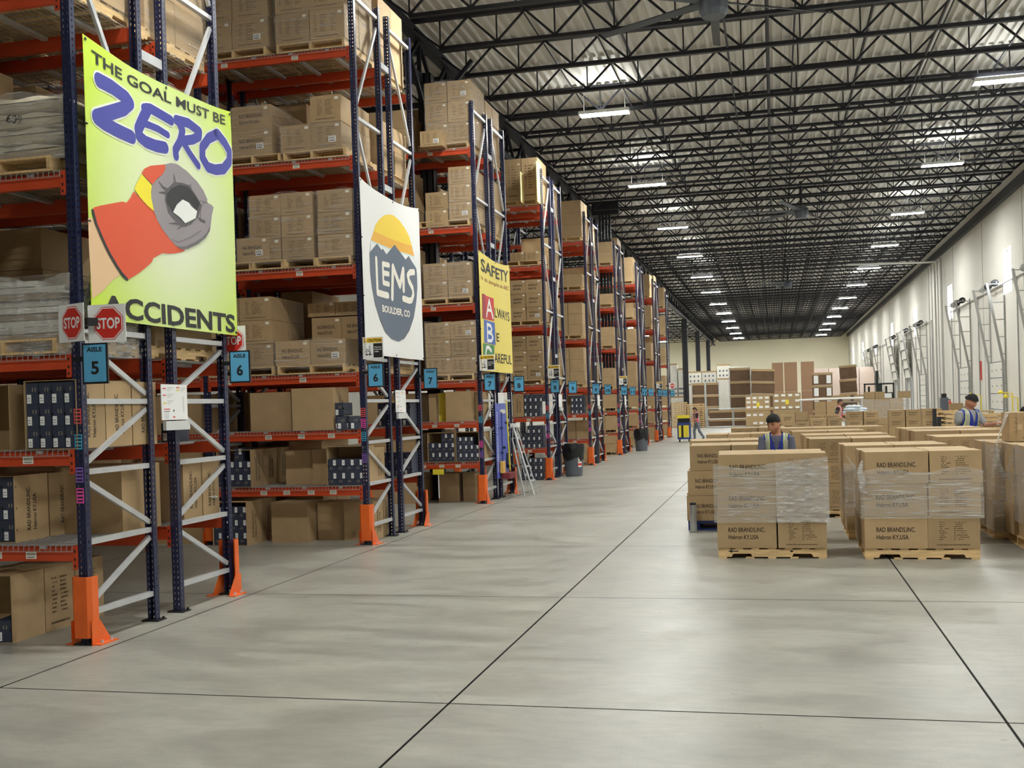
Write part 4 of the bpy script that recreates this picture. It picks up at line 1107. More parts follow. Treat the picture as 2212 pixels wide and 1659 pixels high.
ART = {
 'CUFF': [(8.0,3.56),(8.02,3.59),(8.11,3.62),(8.25,3.66),(8.43,3.71),(8.49,3.71),(8.55,3.76),(8.61,3.83),(8.66,3.81),(8.77,3.76),(8.88,3.73),(8.94,3.71),(8.98,3.64),(9.08,3.57),(9.2,3.5),(9.32,3.45),(9.49,3.44),(9.44,3.41),(9.31,3.38),(9.19,3.36),(9.07,3.35),(8.99,3.32),(8.89,3.28),(8.86,3.24),(8.77,3.19),(8.64,3.12),(8.53,3.07),(8.44,3.03),(8.35,3.09),(8.22,3.22),(8.11,3.36),(8.04,3.46)],
 'TRIM': [(8.0,3.56),(8.01,3.54),(8.04,3.46),(8.11,3.36),(8.16,3.29),(8.22,3.22),(8.3,3.14),(8.37,3.08),(8.44,3.04)],
 'BANDY': [(8.62,3.85),(8.67,3.92),(8.75,4.01),(8.82,3.98),(8.91,3.94),(8.89,3.88),(8.89,3.82),(8.93,3.71),(8.82,3.74),(8.71,3.79)],
 'TIPO': [(8.75,4.02),(8.8,4.07),(8.9,4.12),(9.15,4.19),(9.15,4.14),(9.1,4.08),(8.99,4.01),(8.92,3.95),(8.84,3.98)],
 'HAND': [(9.15,4.19),(9.26,4.23),(9.37,4.24),(9.54,4.21),(9.73,4.14),(9.84,4.07),(9.91,3.99),(9.9,3.96),(9.98,3.95),(10.02,3.93),(9.98,3.84),(9.96,3.76),(9.93,3.68),(9.85,3.6),(9.71,3.52),(9.53,3.45),(9.42,3.43),(9.32,3.45),(9.2,3.5),(9.07,3.57),(8.98,3.64),(8.93,3.71),(8.89,3.82),(8.89,3.88),(8.92,3.95),(9.0,4.01),(9.1,4.08),(9.15,4.14)],
 'SHADE': [(9.42,3.43),(9.53,3.45),(9.71,3.52),(9.85,3.6),(9.93,3.68),(9.95,3.75),(9.88,3.66),(9.78,3.59),(9.65,3.53),(9.49,3.47),(9.36,3.45),(9.32,3.45)],
 'RING': [(9.31,4.05),(9.46,4.07),(9.59,4.07),(9.72,3.98),(9.8,3.91),(9.73,3.79),(9.59,3.69),(9.46,3.66),(9.33,3.68),(9.19,3.74),(9.13,3.85),(9.16,3.95)],
 'HOLE': [(9.25,3.98),(9.4,4.04),(9.55,4.05),(9.63,4.02),(9.77,3.93),(9.71,3.85),(9.6,3.9),(9.45,3.91),(9.35,3.86),(9.27,3.77),(9.17,3.82),(9.17,3.91)],
 'GAP': [(9.45,3.91),(9.56,3.9),(9.61,3.87),(9.71,3.84),(9.68,3.77),(9.59,3.73),(9.49,3.69),(9.4,3.73),(9.27,3.76),(9.34,3.84)],
 'F0': [(9.3,4.13),(9.31,4.09),(9.33,4.04)],
 'F1': [(9.03,4.0),(9.1,3.96),(9.19,3.95)],
 'F2': [(9.02,3.9),(9.1,3.91),(9.18,3.92)],
 'F3': [(9.19,3.64),(9.31,3.66),(9.42,3.67)],
 'F4': [(9.34,3.61),(9.42,3.65),(9.52,3.68)],
 'F5': [(9.61,4.09),(9.58,4.04)],
 'F6': [(9.71,3.79),(9.76,3.77),(9.84,3.76)],
 'T0': [(9.61,4.07),(9.65,3.99),(9.74,3.95),(9.9,3.96)],
 'T1': [(9.9,3.96),(9.82,3.94),(9.78,3.88),(9.77,3.8),(9.81,3.76)],
 'T2': [(9.24,3.5),(9.36,3.49),(9.58,3.57),(9.77,3.66)],
 'ARM': [(7.94,3.49),(8.0,3.5),(8.03,3.46),(8.09,3.38),(8.17,3.28),(8.27,3.16),(8.35,3.07),(8.21,2.99),(8.11,2.91),(7.96,2.83),(7.94,3.24)],
 'Z1': [(8.15,4.69),(8.35,4.7),(8.58,4.68),(8.63,4.65),(8.52,4.56),(8.29,4.45),(8.1,4.36),(8.2,4.34),(8.4,4.33),(8.63,4.33)],
 'E1': [(8.85,4.66),(8.95,4.69),(9.07,4.68),(9.27,4.66)],
 'E2': [(8.9,4.67),(8.81,4.54),(8.74,4.43),(8.75,4.37),(8.85,4.34),(9.01,4.34),(9.16,4.36)],
 'E3': [(8.78,4.51),(8.92,4.52),(9.06,4.52),(9.21,4.5)],
 'R1': [(9.39,4.69),(9.47,4.61),(9.42,4.48),(9.34,4.38),(9.35,4.32)],
 'R2': [(9.36,4.69),(9.58,4.71),(9.79,4.67),(9.78,4.62),(9.66,4.56),(9.46,4.5)],
 'R3': [(9.48,4.49),(9.61,4.4),(9.76,4.31)],
 'O1': [(10.13,4.71),(9.97,4.64),(9.84,4.52),(9.84,4.41),(9.94,4.33),(10.08,4.33),(10.25,4.37),(10.38,4.47),(10.39,4.58),(10.3,4.65),(10.16,4.72)],
 'SUN': [(14.6,4.4),(14.69,4.52),(14.84,4.63),(15.02,4.73),(15.23,4.79),(15.43,4.81),(15.69,4.77),(15.92,4.67),(16.1,4.55),(16.22,4.41)],
 'BND': [(14.6,4.4),(16.22,4.41),(16.33,4.25),(14.47,4.24)],
 'TEAL': [(14.47,4.24),(16.33,4.25),(16.42,4.06),(14.41,4.05)],
 'MTN': [(14.4,4.05),(14.71,4.23),(14.9,4.16),(14.96,4.19),(15.11,4.12),(15.45,4.33),(15.66,4.24),(15.88,4.14),(16.02,4.22),(16.2,4.14),(16.42,4.06),(16.45,3.96),(16.45,3.77),(16.37,3.53),(16.23,3.28),(16.01,3.06),(15.78,2.93),(15.51,2.87),(15.23,2.89),(14.96,2.98),(14.74,3.16),(14.56,3.34),(14.45,3.56),(14.4,3.76)],
 'WHT': [(14.47,4.21),(16.33,4.22),(16.39,4.1),(16.26,4.14),(16.2,4.14),(16.02,4.22),(15.88,4.14),(15.66,4.24),(15.45,4.33),(15.11,4.12),(14.96,4.19),(14.9,4.16),(14.71,4.23),(14.44,4.08)],
 'lL': [(14.65,3.99),(14.67,3.52),(15.13,3.52)],
 'lE': [(15.2,3.97),(14.94,3.96),(14.95,3.69),(15.18,3.69)],
 'lE2': [(14.95,3.83),(15.18,3.84)],
 'lM': [(15.3,3.5),(15.36,3.97),(15.61,3.71),(15.76,3.97),(15.76,3.66)],
 'lS': [(16.28,3.99),(16.05,3.96),(15.95,3.9),(16.0,3.82),(16.18,3.73),(16.22,3.64),(16.12,3.54),(16.0,3.52),(15.74,3.53)],
 'SA': [(20.43,4.05),(21.3,4.04),(21.3,3.58),(20.39,3.57)],
 'SAd': [(20.43,4.05),(20.68,4.06),(20.65,3.57),(20.39,3.57)],
 'SB': [(20.52,3.56),(21.31,3.55),(21.35,3.1),(20.5,3.11)],
 'SC': [(20.38,3.09),(21.24,3.09),(21.21,2.68),(20.35,2.69)],
}
def zero_banner():
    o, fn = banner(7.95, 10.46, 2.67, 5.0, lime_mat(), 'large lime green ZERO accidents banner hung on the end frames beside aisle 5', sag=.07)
    a = Art(fn); K = flat((26, 26, 26)); bl = flat((62, 66, 160)); gr = flat((150, 142, 146)); dk = flat((88, 84, 88)); bk = flat((40, 40, 42))
    og = flat((222, 84, 46)); skin = flat((228, 190, 148)); glow = flat((236, 240, 226))
    a.shape(ART['ARM'], skin, .003); a.shape(ART['CUFF'], og, .005); a.line(ART['TRIM'], .03, bk, .0075)
    a.shape(ART['BANDY'], flat((244, 226, 40)), .0075); a.shape(ART['TIPO'], og, .0075); a.shape(ART['HAND'], gr, .0065)
    a.shape(ART['SHADE'], flat((112, 106, 112)), .009); a.shape(ART['RING'], dk, .009)
    for k in range(7): a.line(ART['F%d' % k], .02, dk, .0095, widths=[.006] + [.02] * (len(ART['F%d' % k]) - 2) + [.03])
    for k in range(3): a.line(ART['T%d' % k], .009, flat((116, 108, 114)), .0105)
    a.shape(ART['HOLE'], bk, .011); a.shape(ART['GAP'], flat((238, 240, 236)), .0125)
    a.done('glove_picture', o)
    a = Art(fn)
    for k, w in (('Z1', .13), ('E1', .1), ('E2', .12), ('E3', .07), ('R1', .1), ('R2', .1), ('R3', .08), ('O1', .11)):
        P = ART[k] + ([ART[k][0]] if k == 'O1' else []); a.line(P, w + .035, glow, .003); a.line(P, w, bl, .0055, widths=None)
    a.text('THE GOAL MUST BE', 8.06, 4.815, .1, 2.27, K, .004, .018, slope=.012)
    a.text('ACCIDENTS', 8.09, 2.695, .185, 2.32, K, .004, .03)
    a.done('lettering', o)
zero_banner()
def logo_banner():
    o, fn = banner(14.12, 16.67, 2.63, 5.05, mat('white_printed_cloth', (236, 236, 234), .6), 'large white banner with orange sun and slate mountain logo beside aisle 6', sag=.1, ph=1.3, amp=.012)
    a = Art(fn); sl = flat((92, 104, 122)); cr = flat((238, 234, 222))
    a.shape(ART['SUN'], flat((244, 210, 62)), .003); a.shape(ART['BND'], flat((236, 178, 62)), .003); a.shape(ART['TEAL'], flat((206, 226, 228)), .003)
    a.shape(ART['WHT'], flat((236, 236, 234)), .0042); a.shape(ART['MTN'], sl, .0055)
    a.done('mountain_logo', o)
    a = Art(fn); w = .095
    a.line(ART['lL'], w, cr, .008); a.line(ART['lE'], w * .8, cr, .008); a.line(ART['lE2'], w * .8, cr, .008); a.line(ART['lM'], w, cr, .008); a.line(ART['lS'], w, cr, .008)
    a.text('BOULDER, CO', 14.87, 3.265, .1, 1.16, cr, .008, .03)
    a.done('lettering', o)
logo_banner()
def safety_banner():
    o, fn = banner(20.25, 22.77, 2.56, 4.87, mat('yellow_printed_cloth', (240, 220, 108), .6), 'large yellow SAFETY banner with red, blue and green letter blocks beside aisle 7', sag=.08, ph=2.2)
    a = Art(fn); K = flat((26, 26, 26)); W = flat((240, 240, 236))
    a.text('SAFETY', 20.4, 4.5, .25, 2.23, K, .004, .02); a.text('is as simple as ABC', 20.38, 4.33, .085, 2.3, flat((140, 40, 40)), .004, .0)
    a.shape(ART['SA'], flat((206, 52, 56)), .003); a.shape(ART['SAd'], flat((160, 40, 48)), .0045); a.shape(ART['SB'], flat((70, 104, 184)), .005); a.shape(ART['SC'], flat((62, 128, 72)), .006)
    a.line([(20.75, 3.64), (20.97, 3.97), (21.2, 3.64)], .075, W, .0075); a.line([(20.86, 3.77), (21.1, 3.77)], .06, W, .0075)
    a.line([(20.78, 3.48), (20.78, 3.16)], .08, W, .0075); a.line([(20.78, 3.48), (21.02, 3.47), (21.1, 3.41), (21.02, 3.34), (20.8, 3.33), (21.08, 3.31), (21.16, 3.24), (21.06, 3.17), (20.78, 3.16)], .065, W, .0075)
    a.line([(21.0, 2.97), (20.85, 3.03), (20.66, 3.02), (20.56, 2.9), (20.58, 2.79), (20.7, 2.73), (20.95, 2.76)], .075, W, .0085)
    a.text('LWAYS', 21.33, 3.66, .19, 1.27, K, .004, .01); a.text('E', 21.43, 3.18, .17, .22, K, .004, .01); a.text('AREFUL', 21.24, 2.75, .19, 1.41, K, .004, .01)
    a.done('lettering', o)
safety_banner()

# ---------------------------------------------------------------- signs on the rack ends
ordn = ['first', 'second', 'third', 'fourth', 'fifth', 'sixth', 'seventh', 'eighth', 'ninth']
def aisle_sign(y, num, label):
    t = thing('aisle_sign', (-5.31, y, 2.29 if y < 9 else 2.335), label, 'sign', 'blue aisle number signs')
    q = MB(); q.box(-.115, .115, -.008, .008, -.165, .165); q.box(-.2, -.115, -.004, .03, .02, .06); q.build('frame', M['black'], t)
    q = MB(); q.box(-.1, .1, -.011, -.008, -.148, .15); q.build('panel', M['blue'], t)
    q = MB(); f = lambda a, b: (a, -.0125, b)
    letter(q, 'AISLE', f, -.07, .093, .038, .14, bold=.03)
    letter(q, num, f, -.033 if len(num) == 1 else -.062, -.088, .105, .07 if len(num) == 1 else .13, bold=.03); q.build('lettering', M['ink'], t)
    return t
for i, y in enumerate(ROWY):
    aisle_sign(y - .075, al[i], 'blue aisle %s sign on the camera side end post of the %s rack row' % (al[i], ordn[i]))
    if i < 8: aisle_sign(y + 2.47 - .09, al[i + 1], 'blue aisle %s sign on the far end post of the %s rack row' % (al[i + 1], ordn[i]))
OCT = [(math.cos(math.pi / 8 + k * math.pi / 4), math.sin(math.pi / 8 + k * math.pi / 4)) for k in range(8)]
def stop_sign(x, y, z, rz, label, s=.152):
    t = thing('stop_sign', (x, y, z), label, 'sign', None, rz)
    q = MB(); q.box(-s - .03, s, -.003, .003, -s, s); q.build('board', M['white'], t)
    q = MB(); q.box(*((-.19 - s, .03 - s) if abs(rz) < .1 else (s - .1, s + .04)), .003, .1, -.03, .03); q.build('bracket', M['black'], t)
    q = MB()
    for r, m, o in ((.142, 0, -.0042), (.136, 1, -.0052), (.127, 0, -.0062)):
        q.face([(a * r, o, b * r) for a, b in OCT], m)
    q.build('octagon', [M['red'], M['white']], t)
    q = MB(); letter(q, 'STOP', lambda a, b: (a, -.0074, b), -.105, -.043, .088, .21, bold=.025); q.build('lettering', M['white'], t)
    return t
stop_sign(-5.17, 7.79, 2.605, .02, 'white board with red STOP octagon facing the aisle, above the aisle 5 sign')
stop_sign(-5.47, 7.75, 2.62, -.36, 'white board with red STOP octagon turned away, against the first orange rack post')
stop_sign(-5.5, 10.47, 2.62, 0, 'white STOP board half hidden by the green banner edge above the aisle 6 sign')
stop_sign(-5.3, ROWY[8] - .1, 2.75, 0, 'tiny distant STOP sign above the last aisle sign', s=.15)
def caution(y, label):
    t = thing('caution_sign', (-5.33, y, 2.71), label, 'sign', None)
    q = MB(); q.box(-.15, .15, -.003, .003, -.15, .15); q.build('board', M['white'], t)
    q = MB(); q.box(-.22, -.13, .0, .11, -.03, .03); q.build('bracket', M['black'], t)
    q = MB(); f = lambda a, b: (a, -.0045, b)
    def rect(a, b, c, d, m): q.face([f(a, c), f(b, c), f(b, d), f(a, d)], m)
    rect(-.135, .135, .07, .135, 1); rect(.005, .135, -.135, .06, 0)
    q.face([(-.125, -.006, .08), (-.085, -.006, .08), (-.105, -.006, .122)], 0)
    g = lambda a, b: (a, -.006, b)
    letter(q, 'CAUTION', g, -.078, .083, .038, .205, 0, bold=.03)
    for k, w in enumerate(('Watch for', 'fork truck', 'traffic.')): letter(q, w, g, .016, .0 - k * .03, .017, .11 if k < 2 else .07, 2, bold=.03)
    for ln in (((-.1, -.085), (-.045, -.085)), ((-.045, -.085), (-.045, -.06), (-.06, -.05), (-.075, -.02), (-.095, -.02), (-.105, -.06), (-.105, -.085)), ((-.04, -.09), (-.052, .03)), ((-.04, -.09), (-.015, -.09))):
        for P in stroke(ln, .008): q.poly(P, lambda a, b: (a, -.0055, b), 0)
    for c in (-.092, -.05): q.poly([(c + .012 * math.cos(k * .785), -.092 + .012 * math.sin(k * .785)) for k in range(8)], lambda a, b: (a, -.006, b), 0)
    q.build('lettering', [M['ink'], M['yellow'], M['white']], t)
caution(14.16, 'yellow and black CAUTION fork truck sign on the corner of the white banner')
caution(20.27, 'yellow and black CAUTION fork truck sign on the corner of the yellow banner')
caution(ROWY[3] - .1, 'yellow and black CAUTION fork truck sign above the aisle 8 sign, beyond the yellow banner')
caution(ROWY[5] - .1, 'small CAUTION fork truck sign above the aisle 10 sign')
caution(ROWY[7] - .1, 'tiny CAUTION fork truck sign above the aisle 12 sign')
for i in range(7):                              # printed notice boards with a clear tray below, across the flue
    y = ROWY[i] + 1.35
    t = thing('notice_board', (-5.46, y, 1.98), 'white printed notice board with clear tray across the frames of the %s rack row' % ordn[i], 'notice board', 'notice boards on rack ends', math.pi / 2)
    q = MB(); q.box(-.225, .225, -.004, .004, -.165, .165); q.build('board', M['white'], t)
    q = MB()
    def rect(a, b, c, d, m): q.face([(a, -.0055, c), (b, -.0055, c), (b, -.0055, d), (a, -.0055, d)], m)
    for a, z, m in ((-.205, .12, 1), (-.205, .058, 1), (-.2, -.015, 2), (.03, .13, 1), (.03, .105, 2)): rect(a, a + .055, z, z + .011, m)
    rect(-.19, -.09, -.07, -.06, 1); rect(-.19, -.09, -.09, -.084, 0); rect(-.04, .0, -.145, -.132, 1); rect(-.03, -.012, -.09, -.07, 0)
    for k in range(3):
        for a, z in ((-.13, .133), (-.13, .07), (-.13, .01), (.1, .13)): rect(a, a + .11 - .03 * k, z - k * .014, z - k * .014 + .005, 3)
    for k in range(8): rect(.14, .165, .04 - k * .018, .05 - k * .018, 3); rect(-.18, -.11, -.105 - k * .007, -.102 - k * .007, 3)
    q.build('print', [M['ink'], M['redtag'], M['yel'], M['galv']], t)
    q = MB(); q.box(-.2, .2, -.03, .005, -.26, -.175); q.box(-.21, .21, -.035, -.03, -.26, -.2)
    q.build('document_tray', mat('clear_tray', (214, 216, 214), .25), t)

# ---------------------------------------------------------------- cleaning board, ladder and bins by the racks
t = thing('cleaning_station', (-5.44, 21.7, 0), 'tall blue HOUSEKEEPING STATION board hung with brooms below the yellow banner', 'board', None, math.pi / 2)
q = MB(); q.box(-.5, .5, -.004, .004, .42, 1.93); q.build('board', mat('station_blue', (84, 100, 190), .45), t)
q = MB(); letter(q, 'HOUSEKEEPING STATION', lambda a, b: (-b - .38, -.006, a), .55, -.03, .07, 1.2, bold=.02); q.build('lettering', M['white'], t)
q = MB()
for a, z in ((-.1, 1.4), (.05, 1.0), (.3, 1.5), (-.1, .9)): q.box(a - .02, a + .02, -.05, -.004, z, z + .05)
q.build('hook', M['black'], t)
def tool(name, label, mbs, loc):
    t = thing(name, loc, label, name.replace('_', ' '), None, math.pi / 2)
    for n, mb, m in mbs: mb.build(n, m, t)
h = MB(); h.tube([(0, 0, .55), (-.18, .0, 1.98)], .013, 8); b = MB(); b.box(-.4, .12, -.09, .09, .4, .52)
tool('push_broom', 'push broom with yellow handle and wide dark red head on the blue station board', [('handle', h, M['yel']), ('broom_head', b, mat('maroon_bristles', (122, 48, 52), .9, var=.25, nscale=60))], (-5.33, 21.86, 0))
h = MB(); h.tube([(0, 0, .75), (0, 0, 1.75)], .014, 8); b = MB(); b.box(-.1, .1, -.03, .03, .52, .76)
tool('hand_broom', 'blue handled broom with tan bristles on the blue station board', [('handle', h, M['bluepl']), ('bristles', b, mat('tan_bristles', (216, 170, 84), .9, var=.2, nscale=60))], (-5.39, 21.5, 0))
h = MB(); h.tube([(.0, 0, .9), (.0, 0, 1.8)], .014, 8); b = MB(); b.box(-.16, .16, -.06, .05, .6, .66); b.box(-.16, .16, .03, .05, .6, .9)
tool('dustpan', 'black long handled dustpan on the blue station board', [('handle', h, M['grey']), ('pan', b, M['black'])], (-5.38, 22.15, 0))
t = thing('step_ladder', (-5.1, 22.55, 0), 'folded white step ladder leaning at the end of the yellow banner rack', 'ladder', None, math.pi / 2)
for s in (-1, 1):
    q = MB(); q.bar((s * .22, -.15, 0), (s * .13, .28, 1.45), .05, .025); q.build('side_rail', M['galv'], t)
    q = MB(); q.bar((s * .24, .05, 0), (s * .15, .3, 1.2), .035, .02); q.build('rear_leg', M['galv'], t)
for k in range(4): q = MB(); q.box(-.2 + k * .02, .2 - k * .02, -.1 + k * .1, -.02 + k * .1, .28 + k * .3, .3 + k * .3); q.build('step', M['galv'], t)
q = MB(); q.box(-.14, .14, .2, .34, 1.42, 1.5); q.build('top_cap', M['white'], t)
def trash(x, y, label, notice):
    t = thing('trash_can', (x, y, 0), label, 'trash can', 'grey bins along the rack ends')
    q = MB(); q.lathe([(.0, 0.0), (.22, 0), (.225, .03), (.265, .6), (.268, .72), (.285, .73), (.285, .78), (.272, .78), (.26, .7), (.215, .05), (0, .05)], n=28); q.build('bin', M['grey'], t, smooth=True)
    for s in (-1, 1):
        q = MB(); q.box(s * .28 - .03, s * .28 + .03, -.07, .07, .62, .66); q.build('handle', M['grey'], t)
    rr = random.Random(3); q = MB(); n = 28; G = []
    for z, r in ((.45, .272), (.6, .282), (.74, .296), (.84, .29), (.8, .262), (.55, .22)): G.append([((r + rr.uniform(-.006, .008)) * math.cos(2 * math.pi * k / n), (r + rr.uniform(-.006, .008)) * math.sin(2 * math.pi * k / n), z + (rr.uniform(-.03, .03) + .06 * math.sin(k * .9) * (z < .5))) for k in range(n)])
    for a, b in zip(G, G[1:]):
        for k in range(n): q.face([a[k], a[(k + 1) % n], b[(k + 1) % n], b[k]])
    q.build('bin_liner', M['black'], t, smooth=True)
    if notice:
        q = MB()
        for k in range(5):
            a0, a1 = -.95 + k * .09, -.95 + (k + 1) * .09
            P = lambda a, z, o=.0: ((.252 + z * .03 + o) * math.cos(a), (.252 + z * .03 + o) * math.sin(a), z)
            q.face([P(a0, .24), P(a1, .24), P(a1, .58), P(a0, .58)])
            q.face([P(a0, .28, .002), P(a1, .28, .002), P(a1, .34, .002), P(a0, .34, .002)], 1)
            for z in (.38, .45, .52): q.face([P(a0 + .02, z, .002), P(a1 - .02, z, .002), P(a1 - .02, z + .025, .002), P(a0 + .02, z + .025, .002)], 2)
        q.build('notice', [M['white'], M['red'], M['ink']], t)
trash(-5.18, 28.3, 'grey trash can with white notice and black liner, the bin closer to the camera', True)
trash(-5.14, 42.9, 'grey trash can with overflowing black liner, the farther bin of two', False)

# ---------------------------------------------------------------- pallet stacks on the open floor
PAL_USED = [False]
def floor_pallet(x, y, label, paint=None, rz=0.0):
    if not PAL_USED[0]:
        PAL_USED[0] = True; PAL.location = (x, y, 0); PAL.rotation_euler = (0, 0, rz); PAL['label'] = label; return PAL
    return copy_tree(PAL, loc=(x, y, 0), label=label, rz=rz)
def stack(x0, cols, yf, where, layers=3, ch=.364, d=1.12, ny=2, brand=(), rz=0.0, only_top=False, zp=PALH, pal=True, jit=.012, mark_right=False, seed=0, back=True, step=0.0):
    rr = random.Random(seed); w = sum(cols)
    if pal: floor_pallet(x0 + w / 2, yf + .51 + .02, 'wooden pallet under the carton stack, ' + where)
    x = x0
    for i, cw in enumerate(cols):
        for l in range(layers):
            for j in range(ny):
                if j and (not back): continue
                cd = d / ny
                nm = LAY[layers][l] + (['first ', 'second ', 'third '][i] + 'column ' if len(cols) > 1 else '') + (['front', 'rear', 'third'][j])
                cx = x + cw / 2 + rr.uniform(-jit, jit) + (-.03 if j else 0) - step * l
                h = ch - .005
                if only_top and l < layers - 1:
                    far_carton(cx, yf + cd * (j + .5), zp + l * ch, cw - .01, cd - .012, h + .003); continue
                c = carton(cx, yf + cd * (j + .5) + rr.uniform(-jit, jit) * .5, zp + l * ch, round(cw - .008, 3), round(cd - .01, 3), h, 'brown carton, %s, stack %s' % (nm.replace(' column', ''), where), rz=rr.uniform(-.01, .01))
                if j == 0:
                    if i in brand: add_brand(c, cw - .008, cd - .01, h, off=(0, 0))
                    else: add_marks(c, round(cw - .008, 3), round(cd - .01, 3), round(h, 3), kind=1)
        x += cw
W_ = 'nearest the floor joint'
stack(-.7, (.68, .55), 12.97, 'with the arrow marked pallet', brand=(0,), seed=1, step=-.012, jit=.008)
q = MB()
q.poly([(-.5, .083), (-.45, .105 - .0), (-.45, .09), (-.38, .09), (-.38, .078), (-.45, .078), (-.45, .064)], lambda a, b: (a, -.5105, b)); q.poly([(.22 + .02 * math.cos(k), .085 + .012 * math.sin(k)) for k in range(6)], lambda a, b: (a, -.5105, b))
ARROW = q
PLAIN_PAL = None
film(-.72, .56, 12.96, 14.1, .42, 1.08, 'clear film round the front stack with the arrow marked pallet', seed=2, n=20)
# heavier creased film on the right hand column
q = MB(); rr = random.Random(4); nx_, nz_ = 24, 26; G = []
for j in range(nz_ + 1):
    t = j / nz_; z = .42 + .72 * t
    G.append([(-.02 + .58 * i / nx_, 12.945 - rr.uniform(0, .012) - .012 * abs(math.sin(z * 38 + i * .12 + 2 * math.sin(i * .31))), z + (.06 * (i / nx_ - .5)) * (t - .0)) for i in range(nx_ + 1)])
for j in range(nz_):
    for i in range(nx_): q.face([G[j][i], G[j][i + 1], G[j + 1][i + 1], G[j + 1][i]])
tag(q.build('stretch_wrap', M['filmheavy'], smooth=True), 'bunched shiny film over the second column of the front stack with arrow pallet', 'stretch wrap')
stack(.93, (.68, .55), 12.93, 'on the scuffed pallet at front', brand=(0,), seed=5, step=-.014, jit=.008)
film(.91, 2.19, 12.92, 14.05, .46, 1.0, 'clear film round the front stack on the scuffed pallet', seed=6, n=20)
q = MB(); q.tube([(.93, 12.9, 1.12), (.9, 12.88, 1.0), (.93, 12.86, .86), (.9, 12.88, .8), (1.0, 12.9, .72)], .03, 7, radii=[.01, .035, .045, .03, .006])
tag(q.build('film_tail', M['filmheavy'], smooth=True), 'loose twisted tail of film at the corner of the scuffed pallet stack', 'film tail')
# blue pallet stack with the steel flask in front
bp = thing('pallet', (-.66, 16.35, 0), 'blue plastic pallet under the unwrapped branded stack beside the steel flask', 'pallet')
q = MB(); q.box(-.6, .6, -.52, .52, .1, .14); q.build('deck_board', M['bluepl'], bp)
for y in (-.45, 0, .45):
    q = MB(); q.box(-.6, .6, y - .06, y + .06, 0, .02)
    for x in (-.52, 0, .52): q.box(x - .08, x + .08, y - .06, y + .06, .02, .1)
    q.build('stringer', M['bluepl'], bp)
stack(-1.27, (.58, .6), 15.8, 'on the blue pallet', brand=(0, 1), zp=.142, pal=False, seed=7, step=-.03, ch=.357)
q = MB(); q.lathe([(0, 0), (.045, 0), (.05, .01), (.05, .36), (.042, .385), (.042, .4), (0, .405)], n=24)
f = q.build('steel_flask', M['steel'], loc=(-1.17, 15.62, 0), smooth=True); tag(f, 'tall brushed steel flask standing on the floor before the blue pallet', 'flask')
q = MB(); q.lathe([(.043, .385), (.045, .39), (.045, .415), (0, .42)], n=20); q.build('lid', M['black'], f, smooth=True)
stack(.86, (.6, .64), 14.72, 'wrapped, behind the scuffed pallet stack', brand=(), seed=8)
film(.84, 2.12, 14.7, 15.9, .3, .98, 'clear film round the second stack back from the scuffed pallet', seed=9)
q = MB(); q.tube([(.86, 14.68, 1.1), (.95, 14.66, .95), (1.06, 14.64, .82), (1.1, 14.64, .74)], .012, 6, radii=[.004, .018, .022, .004])
tag(q.build('film_tail', M['film'], smooth=True), 'thin strand of film hanging down the stack behind the scuffed pallet', 'film tail')
stack(-1.36, (.62, .62), 17.75, 'one row behind the blue pallet', brand=(0, 1), seed=10, only_top=True)
stack(.5, (.62, .66), 17.45, 'with dense block printing, third row back', seed=11)
stack(-1.28, (.4, .42, .42), 21.0, 'two rows behind the blue pallet', seed=12, only_top=True)
stack(.46, (.66, .7), 19.25, 'fourth row back, behind the dense printed stack', seed=13, only_top=True)
stack(.3, (.66, .66), 21.7, 'fifth row back in the middle block', seed=14, only_top=True, layers=3)
stack(.1, (.7, .7, .7), 24.3, 'last row of the middle block', seed=15, only_top=True)
stack(-1.0, (.6, .6), 25.5, 'last row behind the blue pallet', seed=16, only_top=True)
stack(2.3, (.66, .62), 17.2, 'behind the film wrapped stack with a box on top', seed=17)
stack(2.2, (.7, .62), 19.0, 'fifth along towards the man in the cap', seed=18, ch=.376, only_top=True)
stack(2.2, (.7, .62), 20.55, 'directly before the man in the cap', seed=19, ch=.376, only_top=True)
stack(3.62, (.6,), 18.9, 'single column beside the bending person', seed=20, ch=.37, only_top=True)
# wrapped stack with one carton riding on top
stack(2.63, (.6, .62), 14.75, 'film wrapped with a box on top', seed=21, brand=(0,))
film(2.61, 3.87, 14.73, 15.9, .1, 1.2, 'clear film round the stack that carries a single box', seed=22, n=20)
c = carton(3.13, 15.1, PALH + 3 * .364 + .002, .56, .5, .365, 'single taped carton with purple sticker riding on the film wrapped stack'); add_marks(c, .56, .5, .365, kind=2)
q = MB(); q.box(-.1, -.06, -.002, 0, -.02, .02, 1); q.box(-.055, .12, -.002, 0, -.02, .02); q.build('label_sticker', [mat('purple_sticker', (96, 72, 160), .5), M['pink']], c, (.02, -.2515, .3))
q = MB(); q.box(-.03, .03, -.0015, 0, .0, .364); q.build('tape', M['cardtop'], c, (-.16, -.251, 0))
q = MB()
P = [(2.66, 14.7, 1.2), (2.84, 14.84, 1.58), (2.84, 15.05, 1.58), (2.7, 14.78, 1.2), (2.78, 14.68, .72), (2.88, 14.7, .8)]
q.face([P[0], P[3], P[2], P[1]]); q.face([P[0], P[4], P[3]]); q.face([P[0], P[4], (2.62, 14.72, .9)])
q.tube([P[1], P[0], (2.7, 14.7, .95), P[4]], .009, 6)
tag(q.build('stretch_wrap', M['filmheavy']), 'stray sheet of film strung from the single box down the wrapped stack', 'stretch wrap')
stack(2.78, (.6, .6), 13.62, 'at the frame edge with bunched film', seed=23, back=True)
film(2.76, 4.0, 13.58, 14.72, .3, 1.2, 'bunched clear film round the stack at the frame edge', heavy=True, seed=24, n=22)

